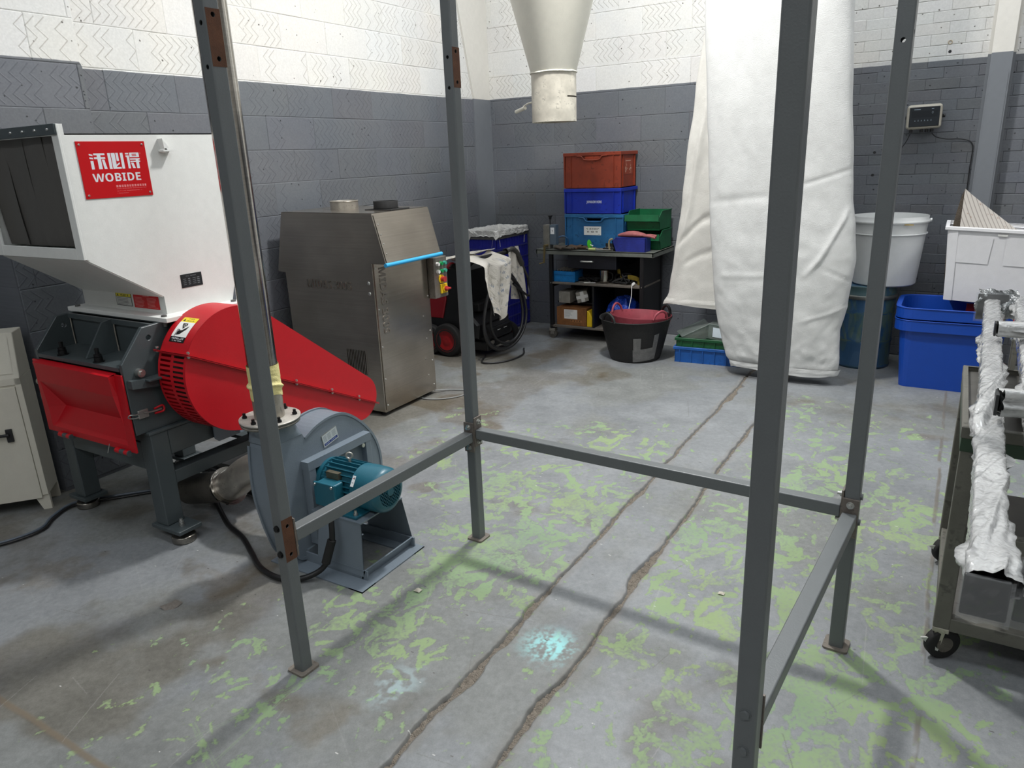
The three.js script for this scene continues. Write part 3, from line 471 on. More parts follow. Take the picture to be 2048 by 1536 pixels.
    for (const s of [1]) { part('toggle_clamp', [B(1.133, 1.145, 0.635, 0.675, 4.86, 4.91, 0.003), TU([[1.14, 0.66, 4.9], [1.152, 0.664, 4.925], [1.146, 0.668, 4.952], [1.135, 0.655, 4.953], [1.14, 0.645, 4.925], [1.14, 0.645, 4.9]], 0.003, 40, 6), TU([[1.148, 0.66, 4.885], [1.15, 0.655, 4.84], [1.15, 0.655, 4.8]], 0.004, 20, 6)], M.zinc, door); part('clamp_grip', TU([[1.15, 0.665, 4.835], [1.152, 0.668, 4.79], [1.152, 0.645, 4.79], [1.15, 0.642, 4.835]], 0.005, 30, 6), M.red, door); }
    part('side_latch', [CY(V(0.375, 0.73, 4.93), V(0.39, 0.73, 4.93), 0.018), B(0.37, 0.392, 0.63, 0.67, 4.91, 4.94, 0.004)], M.castSteel, door);
  }
  // hopper
  const hp = [[4.645, 1.066], [4.645, 1.15], [4.97, 1.363], [4.97, 1.868], [4.236, 1.873], [4.236, 1.18], [4.272, 1.066]], s = 0.005;
  const hop = part('hopper', [EX(hp, 'x', 1.085, 1.09), EX(hp, 'x', 0.41, 0.415), sheetX(hp[0], hp[1], s, 0.414, 1.086), sheetX(hp[1], hp[2], -s, 0.414, 1.086), sheetX(hp[3], hp[4], s, 0.41, 1.09), sheetX(hp[4], hp[5], s, 0.414, 1.086), sheetX(hp[5], hp[6], s, 0.414, 1.086)], M.hopper, t);
  part('mounting_flange', [B(0.368, 1.182, 1.045, 1.066, 4.26, 4.715, 0.002)], M.hopper, hop);
  for (const [x, z] of [[1.13, 4.69], [0.42, 4.69], [1.13, 4.3]]) part('flange_bolt', [HEX(V(x, 1.066, z), V(0, 1, 0), 0.014, 0.008), HEX(V(x, 1.02, z), V(0, 1, 0), 0.014, 0.024)], mat('dull bolt', 0x6a6a68, 0.45, 0.6), hop);
  part('inlet_frame', [B(1.054, 1.102, 1.363, 1.905, 4.97, 4.982, 0.002), B(0.398, 0.446, 1.363, 1.905, 4.97, 4.982, 0.002), B(0.446, 1.054, 1.363, 1.41, 4.97, 4.982, 0.002), B(1.09, 1.1, 1.363, 1.905, 4.955, 4.97)], M.hopper, hop);
  const bar = part('curtain_bar', B(0.41, 1.098, 1.864, 1.906, 4.978, 4.99, 0.002), M.machineGrey, hop);
  for (let k = 0; k < 7; k++) part('bar_screw', CY(V(0.48 + k * 0.095, 1.885, 4.99), V(0.48 + k * 0.095, 1.885, 4.995), 0.006, 0.005, 10), M.zinc, bar);
  const strip = mat('curtain rubber', 0x5a5854, 0.5);
  for (let k = 0; k < 4; k++) { const x = 0.43 + k * 0.158; part('curtain_strip', grid(8, 12, (u, v) => [x + u * 0.168, 1.87 - v * 0.46, 4.95 - 0.003 * (k % 2) - 0.02 * v * v + 0.003 * Math.sin(u * 5 + k * 2 + v * 3)]), strip, hop); }
  part('lifting_lug', [EX([[4.54, 1.848], [4.50, 1.795], [4.535, 1.795]], 'x', 1.09, 1.125), B(1.09, 1.128, 1.793, 1.8, 4.49, 4.545), CY(V(1.09, 1.797, 4.53), V(1.125, 1.797, 4.53), 0.009)], M.hopper, hop);
  const plate = part('maker_sign', [B(1.0905, 1.0925, 1.608, 1.838, 4.609, 4.914)], M.red, hop);
  part('sign_print', decalX(4.609, 4.914, 1.608, 1.838, 1.0932), printed('sign print', signTex, 0.3), plate, { keepUV: true, label: 'red maker sign with silver lettering' });
  for (const [z, y] of [[4.9, 1.825], [4.622, 1.825], [4.9, 1.622], [4.622, 1.622]]) part('rivet', CY(V(1.093, y, z), V(1.097, y, z), 0.005, 0.003, 10), M.zinc, plate);
  const np = part('rating_plate', B(1.0905, 1.092, 1.172, 1.235, 4.43, 4.545), M.black, hop);
  part('rating_print', decalX(4.432, 4.543, 1.174, 1.233, 1.0926), printed('rating print', canvasTex(256, 128, (g, w, h) => { g.fillStyle = '#2b2e30'; g.fillRect(0, 0, w, h); g.fillStyle = '#8f9598'; marks(g, 60, 12, 130, 10, 14, 44); for (let k = 0; k < 4; k++) { g.fillRect(20, 42 + k * 19, 36, 4); g.fillRect(84, 42 + k * 19, 26, 6); g.fillRect(140, 42 + k * 19, 40, 4); g.fillRect(196, 42 + k * 19, 32, 6); } }), 0.35, 0.3), np, { keepUV: true });
  part('caution_sticker', decalZ(0.70, 0.828, 1.085, 1.15, 4.6466), printed('caution print', canvasTex(256, 128, (g, w, h) => { g.fillStyle = '#3a3c3a'; g.fillRect(0, 0, w, h); g.fillStyle = '#e0d22c'; g.fillRect(6, 5, w - 12, 34); g.fillStyle = '#222'; g.beginPath(); g.moveTo(24, 34); g.lineTo(38, 10); g.lineTo(52, 34); g.fill(); marks(g, 64, 13, 150, 20, 8, 45); g.fillStyle = '#cfd0cc'; g.fillRect(6, 43, w - 12, h - 49); g.fillStyle = '#555'; for (let k = 0; k < 5; k++) g.fillRect(18, 54 + k * 14, rr(150, 210), 4); }), 0.4), hop, { keepUV: true, label: 'yellow and white caution sticker' });
  part('notice_sticker', decalZ(0.845, 1.045, 1.083, 1.15, 4.6466), printed('notice print', canvasTex(256, 128, (g, w, h) => { g.fillStyle = '#cf1c1e'; g.fillRect(0, 0, w, h); g.fillStyle = '#e9a9a4'; marks(g, 92, 8, 72, 12, 7, 46); seed = 8; for (let k = 0; k < 8; k++) { g.fillRect(12, 30 + k * 12, rr(70, 104), 3); g.fillRect(136, 30 + k * 12, rr(70, 104), 3); } }), 0.4), hop, { keepUV: true, label: 'red notice sticker' });

  // belt guard: hull of two discs in the zy plane, split along the line of centres
  const c1 = [4.5, 0.795], r1 = 0.3, c2 = [3.712, 0.402], r2 = 0.132, XA = 1.175, XB = 1.37;
  const D = [c2[0] - c1[0], c2[1] - c1[1]], L = Math.hypot(...D), th = Math.atan2(D[1], D[0]), al = Math.acos((r1 - r2) / L);
  const on = (c, r, a) => [c[0] + r * Math.cos(a), c[1] + r * Math.sin(a)];
  // upper outline runs from the front (split) over the top to the small end; lower likewise under the bottom
  const front = th + Math.PI, up = [], low = [], n = 40;
  for (let k = 0; k <= n; k++) { up.push(on(c1, r1, front + (k / n) * (-(Math.PI - al)))); low.push(on(c1, r1, front + (k / n) * (Math.PI - al))); }
  const swap = up[n][1] < low[n][1];
  for (let k = 0; k <= 16; k++) { up.push(on(c2, r2, th + al * (1 - k / 16))); low.push(on(c2, r2, th - al * (1 - k / 16))); }
  const [upO, lowO] = [up, low];
  const rim = (o, skip) => { const pos = []; const Q = (p, q, xa, xb) => pos.push(quad([xa, p[1], p[0]], [xa, q[1], q[0]], [xb, q[1], q[0]], [xb, p[1], p[0]])); for (let k = 0; k < o.length - 1; k++) { if (skip && skip(k)) continue; Q(o[k], o[k + 1], XA, XB); } return pos; };
  const ev2 = (o) => (o[20][1] > c1[1]);
  const upper = ev2(upO) ? upO : lowO, lower = ev2(upO) ? lowO : upO;
  const guard = part('guard_upper', [EX([...upper, c2, c1], 'x', XB - 0.003, XB), EX([...upper, c2, c1], 'x', XA, XA + 0.003), ...rim(upper)], M.red, t, { label: 'red sheet metal belt guard, upper half' });
  const a0 = front, sgn = lower === upO ? -1 : 1, rows = 23, lowGeo = [EX([...lower, c2, c1], 'x', XB - 0.003, XB), EX([...lower, c2, c1], 'x', XA, XA + 0.003)];
  // ventilated front of the lower half: open slots between solid bands
  const span = Math.PI - al, vent = 1.75, cols = [[XA, 1.19], [1.262, 1.283], [1.355, XB]];
  const A = (k) => on(c1, r1, a0 + sgn * k);
  const band = (k0, k1, xa, xb) => { const p = A(k0), q = A(k1); lowGeo.push(quad([xa, p[1], p[0]], [xa, q[1], q[0]], [xb, q[1], q[0]], [xb, p[1], p[0]])); };
  for (let k = 0; k < rows; k++) { const s0 = vent * k / rows, s1 = vent * (k + 0.56) / rows, s2 = vent * (k + 1) / rows; band(s0, s1, XA, XB); for (const [xa, xb] of cols) band(s1, s2, xa, xb); }
  { const rest = [A(vent)]; for (let k = 1; k <= 8; k++) rest.push(A(vent + (span - vent) * k / 8)); for (let k = n + 1; k < lower.length; k++) rest.push(lower[k]); lowGeo.push(...rim(rest)); }
  const gl = part('guard_lower', lowGeo, M.red, t, { label: 'red sheet metal belt guard, lower half with vent slots' });
  const dir = [D[0] / L, D[1] / L], pA = [c1[0] - dir[0] * (r1 + 0.018), c1[1] - dir[1] * (r1 + 0.018)], pB = [c2[0] + dir[0] * (r2 + 0.012), c2[1] + dir[1] * (r2 + 0.012)];
  part('split_flange', [sheetX(pA, pB, 0.003, 1.15, 1.388), sheetX([pA[0], pA[1] - 0.006], [pB[0], pB[1] - 0.006], 0.003, 1.15, 1.388)], M.red, guard);
  for (const f of [0.012, 0.27, 0.5, 0.7, 0.87, 0.995]) { const z = pA[0] + (pB[0] - pA[0]) * f, y = pA[1] + (pB[1] - pA[1]) * f, x = f > 0.98 ? 1.3 : 1.379; part('guard_bolt', [HEX(V(x, y + 0.004, z), V(0, 1, 0), 0.008, 0.007), HEX(V(x, y - 0.014, z), V(0, 1, 0), 0.008, 0.008), CY(V(x, y - 0.018, z), V(x, y + 0.014, z), 0.004)], M.zinc, guard); }
  part('guard_bolt', [HEX(V(1.165, pA[1] + 0.004, pA[0] - 0.01), V(0, 1, 0), 0.008, 0.007), HEX(V(1.165, pA[1] - 0.014, pA[0] - 0.01), V(0, 1, 0), 0.008, 0.008)], M.zinc, guard);
  for (const f of [0.28, 0.5]) { const q0 = upper[n], q1 = upper[n + 1], z = q0[0] + (q1[0] - q0[0]) * f * 1.3, y = q0[1] + (q1[1] - q0[1]) * f * 1.3; part('guard_bolt', [CY(V(1.2, y, z), V(1.2, y + 0.014, z - 0.006), 0.008, 0.008, 8)], M.zinc, guard); }
  const upDir = upper === upO ? -1 : 1;
  const st = grid(2, 10, (u, v) => { const p = on(c1, r1 + 0.0012, front + upDir * (0.16 + 0.46 * v)); return [1.215 + u * 0.105, p[1], p[0]]; });
  part('hand_warning_sticker', st, printed('hand warning', canvasTex(256, 352, (g, w, h) => {
    g.fillStyle = '#f4f4f0'; g.fillRect(0, 0, w, h); g.fillStyle = '#f0d81e'; g.fillRect(0, 0, w, 74); g.fillStyle = '#111'; g.beginPath(); g.moveTo(22, 62); g.lineTo(44, 22); g.lineTo(66, 62); g.fill(); marks(g, 96, 10, 100, 18, 6, 47); marks(g, 82, 42, 150, 20, 9, 48); g.fillRect(0, 282, w, 70);
    g.fillStyle = '#eee'; marks(g, 24, 292, 208, 24, 8, 49); marks(g, 44, 326, 168, 14, 14, 50);
    g.fillStyle = '#141414'; g.beginPath(); g.moveTo(70, 96); g.lineTo(150, 92); g.lineTo(162, 120); g.lineTo(120, 176); g.lineTo(84, 130); g.fill(); g.beginPath(); g.moveTo(60, 214); g.lineTo(128, 190); g.lineTo(206, 128); g.lineTo(190, 178); g.lineTo(120, 250); g.lineTo(72, 262); g.fill(); g.strokeStyle = '#141414'; g.lineWidth = 9; for (let k = 0; k < 5; k++) { g.beginPath(); g.moveTo(100, 200 + k * 8); g.quadraticCurveTo(60, 176 + k * 18, 44, 196 + k * 20); g.stroke(); }
    g.strokeStyle = '#f4f4f0'; g.lineWidth = 6; g.beginPath(); g.arc(122, 122, 16, 0, 7); g.stroke();
  }), 0.4), guard, { keepUV: true, label: 'yellow and white hand injury warning sticker' });
  part('guard_bracket', [EX([[4.38, 0.5], [4.56, 0.5], [4.56, 0.42], [4.54, 0.4], [4.38, 0.4]], 'x', 1.16, 1.168), B(1.16, 1.37, 0.485, 0.497, 4.36, 4.56, 0.002)], M.blower, t);
  // drive behind the guard: pulleys in the dark
  part('pulley', CY(V(1.13, c1[1], c1[0]), V(1.34, c1[1], c1[0]), 0.24, 0.24, 32), M.castIron, t, { label: 'cast iron drive pulley' }); part('pulley', CY(V(1.13, c2[1], c2[0]), V(1.34, c2[1], c2[0]), 0.09, 0.09, 24), M.castIron, t, { label: 'cast iron drive pulley' });
  part('drive_motor', [CY(V(0.7, 0.402, 3.72), V(1.17, 0.402, 3.72), 0.15, 0.15, 28), B(0.72, 1.12, 0.0, 0.27, 3.6, 3.84), B(0.7, 1.15, 0.25, 0.27, 3.55, 4.22)], M.machineGrey, t);
}

// ---------------------------------------------------------------- cream control cabinet
{
  const t = thing('control_cabinet', 'cream steel control cabinet with sloping console and black door handle', 'cabinet', [0.235, 0, 4.955]);
  t.rotation.y = Math.atan2(0.755, 0.655);           // local +z is the front; the front right edge stands at the base point
  const W = 0.46, d = 0.19, L = { local: true };
  part('body', [B(-W, 0, 0.085, 0.735, -d, -0.006, 0.003), B(-W, -W + 0.028, 0.085, 0.735, -0.02, 0, 0.002), B(-0.028, 0, 0.085, 0.735, -0.02, 0, 0.002), B(-W, 0, 0.70, 0.735, -0.02, 0, 0.002), EX([[0, 0.735], [-0.05, 0.962], [-d, 0.962], [-d, 0.735]], 'x', -W, 0, 0.003)], M.cabinet, t, L);
  const door = part('door', B(-W + 0.03, -0.03, 0.07, 0.69, -0.008, 0.004, 0.002), M.cabinet, t, L);
  part('door_handle', [B(-0.118, -0.088, 0.405, 0.475, 0.004, 0.016, 0.003), B(-0.185, -0.1, 0.438, 0.454, 0.016, 0.03, 0.006)], M.black, door, L);
  const sl = (y) => -(y - 0.735) / 0.227 * 0.05;
  const panel = part('console_panel', [quad([-W + 0.025, 0.76, sl(0.76) + 0.003], [-0.025, 0.76, sl(0.76) + 0.003], [-0.025, 0.94, sl(0.94) + 0.003], [-W + 0.025, 0.94, sl(0.94) + 0.003])], M.cabinet, t, L);
  for (const [x, y] of [[-0.215, 0.89], [-0.215, 0.81], [-0.16, 0.89], [-0.16, 0.81]]) part('selector_switch', CY(V(x, y, sl(y)), V(x, y, sl(y) + 0.03), 0.014), M.black, panel, L);
  for (const x of [-W, -0.07]) part('leg', EX([[x + (x < -0.1 ? 0 : 0), 0.085], [x + 0.07, 0.085], [x + (x < -0.1 ? 0.04 : 0.07), 0], [x + (x < -0.1 ? 0 : 0.03), 0]], 'z', -0.03, -0.008), M.cabinet, t, L);
  part('leg', B(-0.07, 0, 0, 0.085, -d, -d + 0.02), M.cabinet, t, L); part('leg', B(-W, -W + 0.07, 0, 0.085, -d, -d + 0.02), M.cabinet, t, L);
}

// ---------------------------------------------------------------- blower with motor, pipe and suction elbow
{
  const t = thing('blower', 'blue grey centrifugal blower with teal electric motor and tall steel duct pipe', 'blower', [1.95, 0, 4.6]);
  const x0 = 1.752, x1 = 1.888, cz = 4.5, cy = 0.32;
  // scroll: radius grows from the cut-off over the far side and under the fan up to the outlet
  const key = [[4.63, 0.572], [4.56, 0.603], [4.47, 0.618], [4.379, 0.606], [4.269, 0.525], [4.189, 0.417], [4.159, 0.299], [4.175, 0.2], [4.235, 0.1], [4.34, 0.04], [4.5, 0.018], [4.65, 0.016], [4.74, 0.03], [4.786, 0.141], [4.81, 0.251], [4.824, 0.343], [4.822, 0.48], [4.812, 0.575]], N = 60;
  const cv = new THREE.CatmullRomCurve3(key.map(([z, y]) => V(z, y, 0))), o = []; for (let k = 0; k <= N; k++) { const p = cv.getPoint(k / N); o.push([p.x, p.y]); }
  o.push([4.8, 0.605], [4.645, 0.605]);
  const sc = part('scroll_casing', [EX(o, 'x', x0, x1)], M.blower, t);
  const off = (pts, e) => pts.map(([z, y]) => [cz + (z - cz) * e, cy + (y - cy) * e]);
  part('casing_rim', EX(off(o.slice(0, N + 1), 1.012).concat(off(o.slice(0, N + 1), 0.975).reverse()), 'x', x1 - 0.004, x1 + 0.004), M.blower, sc); part('casing_rim', EX(off(o.slice(0, N + 1), 1.022).concat(off(o.slice(0, N + 1), 0.98).reverse()), 'x', x0 - 0.006, x0 + 0.006), M.blower, sc);
  // outlet neck: rectangle to round
  const fc = [1.822, 4.742], fy = 0.69;
  part('outlet_neck', grid(40, 6, (u, v) => { const a = u * Math.PI * 2, c = Math.cos(a), s = Math.sin(a), m = 1 / Math.max(Math.abs(c), Math.abs(s)); const rx = 0.07 * c * m, rz = 0.085 * s * m, k = v; return [1.82 * (1 - k) + fc[0] * k + rx * (1 - k) + 0.085 * c * k, 0.595 + (fy - 0.01 - 0.595) * v, 4.727 * (1 - k) + fc[1] * k + rz * (1 - k) + 0.085 * s * k]; }, true), M.blower, sc);
  const fl = part('outlet_flange', [LA([[0.05, 0.688], [0.126, 0.688], [0.126, 0.7], [0.05, 0.7]], fc[0], 0, fc[1], 44), LA([[0.05, 0.674], [0.122, 0.674], [0.122, 0.686], [0.05, 0.686]], fc[0], 0, fc[1], 44)], M.flangeWhite, t, { label: 'round white bolted flange' });
  for (let k = 0; k < 6; k++) { const a = k / 6 * Math.PI * 2 + 0.35, x = fc[0] + Math.cos(a) * 0.103, z = fc[1] + Math.sin(a) * 0.103; part('flange_bolt', [HEX(V(x, 0.7, z), V(0, 1, 0), 0.011, 0.009), CY(V(x, 0.709, z), V(x, 0.722, z), 0.0065)], M.blackBolt, fl); }
  const pipe = part('duct_pipe', [CY(V(fc[0], 0.7, fc[1]), V(fc[0], CEIL - 0.3, fc[1]), 0.0605, 0.0605, 48, true)], M.chrome, t, { label: 'polished stainless steel duct pipe' });
  part('pipe_sleeve', CY(V(fc[0], 0.7, fc[1]), V(fc[0], 0.84, fc[1]), 0.0625, 0.0625, 40, true), M.castSteel, pipe);
  part('pipe_bracket', [B(fc[0] - 0.08, fc[0] + 0.08, CEIL - 0.32, CEIL - 0.28, fc[1] - 0.08, fc[1] + 0.08), CY(V(fc[0], CEIL - 0.29, fc[1]), V(fc[0], CEIL, fc[1]), 0.01)], M.zinc, pipe);
  part('masking_tape', grid(48, 24, (u, v) => { const a = u * Math.PI * 2, w = 0.0035 * (fbm(u * 9, v * 14, 3, 720, 9) - 0.3), fold = 0.01 * Math.exp(-Math.pow((v - 0.34 - 0.06 * Math.sin(a)) / 0.05, 2)); const r = 0.064 + w + fold; return [fc[0] + Math.cos(a) * r, 0.795 + 0.012 * Math.sin(a * 2 + 1) * (1 - v) + v * 0.135, fc[1] + Math.sin(a) * r]; }, true), M.tape, pipe, { label: 'pale yellow masking tape wound round the pipe' });
  // welded motor plate frame on the casing
  part('motor_frame', [B(x1, 1.93, 0.075, 0.115, 4.28, 4.665), B(x1, 1.931, 0.1, 0.45, 4.626, 4.666, 0.003), B(x1, 1.931, 0.1, 0.45, 4.264, 4.3, 0.003), EX([[4.262, 0.44], [4.668, 0.435], [4.668, 0.475], [4.262, 0.478]], 'x', x1, 1.932), B(x1, 1.9, 0.1, 0.45, 4.3, 4.63)], M.blower, sc);
  part('casing_bolt', CY(V(1.9, 0.43, 4.32), V(1.935, 0.43, 4.32), 0.01), M.zinc, sc);
  const bp = part('rating_plate', EX([[4.43, 0.505], [4.525, 0.485], [4.535, 0.545], [4.44, 0.565]], 'x', x1 + 0.001, x1 + 0.003), M.zinc, sc);
  part('rating_print', quad([x1 + 0.0036, 0.487, 4.523], [x1 + 0.0036, 0.507, 4.432], [x1 + 0.0036, 0.563, 4.442], [x1 + 0.0036, 0.543, 4.533]), printed('blower print', canvasTex(192, 128, (g, w, h) => { g.fillStyle = '#bfc6c8'; g.fillRect(0, 0, w, h); g.fillStyle = '#6a7276'; for (let k = 0; k < 5; k++) { g.fillRect(12, 18 + k * 13, 40, 4); g.fillRect(64, 18 + k * 13, 44, 4); g.fillRect(126, 18 + k * 13, 48, 4); } g.fillStyle = '#1d2f6f'; g.fillRect(8, 94, w - 16, 26); g.fillStyle = '#9fb0d8'; g.fillRect(20, 104, 60, 6); g.fillRect(96, 104, 70, 6); }), 0.4, 0.2), bp, { keepUV: true });
  // support: folded trestle on an angle iron base
  const ty = 0.262;
  part('motor_support', [quad([1.96, 0.02, 4.71], [2.232, 0.02, 4.71], [2.222, ty, 4.685], [1.98, ty, 4.685]), quad([1.96, 0.02, 4.37], [1.98, ty, 4.415], [2.222, ty, 4.415], [2.232, 0.02, 4.37]), B(1.94, 2.225, ty - 0.006, ty, 4.413, 4.688), quad([1.96, 0.02, 4.706], [1.98, ty, 4.681], [2.222, ty, 4.681], [2.232, 0.02, 4.706])], M.blower, t);
  part('base_frame', [B(1.74, 2.288, 0.0, 0.006, 4.7, 4.785), EX([[4.7, 0.004], [4.708, 0.004], [4.708, 0.05], [4.7, 0.05]], 'x', 1.74, 2.25), B(1.74, 2.288, 0, 0.006, 4.362, 4.44), EX([[4.38, 0.004], [4.388, 0.004], [4.388, 0.05], [4.38, 0.05]], 'x', 1.74, 2.25), B(2.21, 2.288, 0, 0.0062, 4.362, 4.785), EX([[2.215, 0.004], [2.223, 0.004], [2.243, 0.052], [2.235, 0.052]], 'z', 4.38, 4.708), B(1.74, 1.9, 0.004, 0.06, 4.42, 4.7)], M.blower, t);
  // motor
  const mz = 4.545, my = 0.362;
  const m = part('motor', [CY(V(1.94, my, mz), V(2.16, my, mz), 0.083, 0.083, 40)], M.motor, t, { label: 'teal electric motor' });
  for (let k = 0; k < 26; k++) { const a = k / 26 * Math.PI * 2; if (a > 3.9 && a < 5.5) continue; part('cooling_fin', B(1.965, 2.135, 0.08, 0.1, -0.0018, 0.0018).rotateX(-a + Math.PI / 2).translate(0, my, mz), M.motor, m); }
  part('end_shield', [CY(V(1.905, my, mz), V(1.955, my, mz), 0.085, 0.095, 40), CY(V(2.135, my, mz), V(2.165, my, mz), 0.098, 0.099, 40)], M.motor, m);
  part('fan_cowl', [new THREE.LatheGeometry([[0.1, 0], [0.101, 0.02], [0.1, 0.085], [0.094, 0.108], [0.078, 0.118], [0.068, 0.118]].map((p) => new THREE.Vector2(...p)), 44).rotateZ(-Math.PI / 2).translate(2.16, my, mz)], M.motor, m);
  { const bars = []; for (let k = -5; k <= 5; k++) { const q = k * 0.0118, l = Math.sqrt(Math.max(0, 0.0696 ** 2 - q * q)); for (const s of [1, -1]) bars.push(B(2.2755, 2.2785, -l, l, q - 0.0014, q + 0.0014).rotateX(s * Math.PI / 4).translate(0, my, mz)); } part('fan_grille', bars, M.motor, m); for (let k = 0; k < 8; k++) part('fan_blade', B(2.2, 2.26, 0.015, 0.066, -0.002, 0.002).rotateX(k / 8 * Math.PI * 2).translate(0, my, mz), M.black, m, { label: 'black plastic fan blade' }); part('grille_boss', CY(V(2.274, my, mz), V(2.281, my, mz), 0.02, 0.02, 20), M.motor, m); }
  part('terminal_box', [B(1.985, 2.095, my - 0.055, my + 0.045, mz + 0.085, mz + 0.145, 0.008), B(1.98, 2.1, my - 0.06, my + 0.05, mz + 0.14, mz + 0.152, 0.004)], M.motor, m);
  part('box_screw', [CY(V(1.992, my + 0.04, mz + 0.15), V(1.992, my + 0.04, mz + 0.157), 0.006), CY(V(2.088, my + 0.04, mz + 0.15), V(2.088, my + 0.04, mz + 0.157), 0.006)], M.zinc, m);
  part('lifting_eye', [new THREE.TorusGeometry(0.014, 0.0045, 10, 24).rotateY(0.5).translate(2.06, my + 0.125, mz), CY(V(2.06, my + 0.09, mz), V(2.06, my + 0.113, mz), 0.006)], mat('cast eye', 0xb9b6ae, 0.4, 0.7), m);
  part('motor_foot', [B(1.98, 2.19, ty, ty + 0.012, mz + 0.04, mz + 0.13, 0.003), B(1.98, 2.19, ty, ty + 0.012, mz - 0.13, mz - 0.04, 0.003), B(2.0, 2.17, ty + 0.01, my - 0.05, mz + 0.04, mz + 0.055), B(2.0, 2.17, ty + 0.01, my - 0.05, mz - 0.055, mz - 0.04)], M.motor, m);
  for (const x of [2.0, 2.17]) part('foot_bolt', [HEX(V(x, ty + 0.012, mz + 0.11), V(0, 1, 0), 0.011, 0.009), CY(V(x, ty + 0.02, mz + 0.11), V(x, ty + 0.034, mz + 0.11), 0.006)], M.zinc, m);
  part('motor_label', quad([2.14, my + 0.035, mz + 0.0955], [2.158, my + 0.035, mz + 0.0965], [2.158, my + 0.075, mz + 0.0695], [2.14, my + 0.075, mz + 0.0685]), printed('motor label', canvasTex(64, 96, (g, w, h) => { g.fillStyle = '#eceff0'; g.fillRect(0, 0, w, h); g.fillStyle = '#c0392b'; g.fillRect(12, 20, 18, 8); g.fillStyle = '#555'; g.fillRect(34, 14, 18, 18); g.fillRect(12, 60, 40, 5); })), m, { keepUV: true });
  part('motor_plate', B(2.0, 2.07, my + 0.045, my + 0.075, mz + 0.068, mz + 0.09).rotateX(0), mat('tarnished brass', 0x8d8672, 0.4, 0.7, { map: clone(grimy, 12) }), m);
  // suction side: stainless elbow and hose pipe running under the machine
  const el = part('suction_elbow', [TU([[1.76, 0.345, 4.55], [1.64, 0.35, 4.56], [1.52, 0.345, 4.585], [1.42, 0.3, 4.6], [1.345, 0.245, 4.602], [1.27, 0.2, 4.6]], 0.078, 60, 30)], M.castSteel, t, { label: 'stainless steel suction elbow' });
  part('clamp_ring', [CY(V(1.278, 0.205, 4.6), V(1.258, 0.193, 4.6), 0.092, 0.092, 30), CY(V(1.273, 0.202, 4.6), V(1.263, 0.196, 4.6), 0.099, 0.099, 30)], M.chrome, el);
  part('suction_pipe', CY(V(1.27, 0.2, 4.6), V(0.92, 0.1, 4.58), 0.08, 0.08, 30, true), mat('dull pipe', 0x77746e, 0.45, 0.6, { map: clone(grimy, 2) }), el);
}
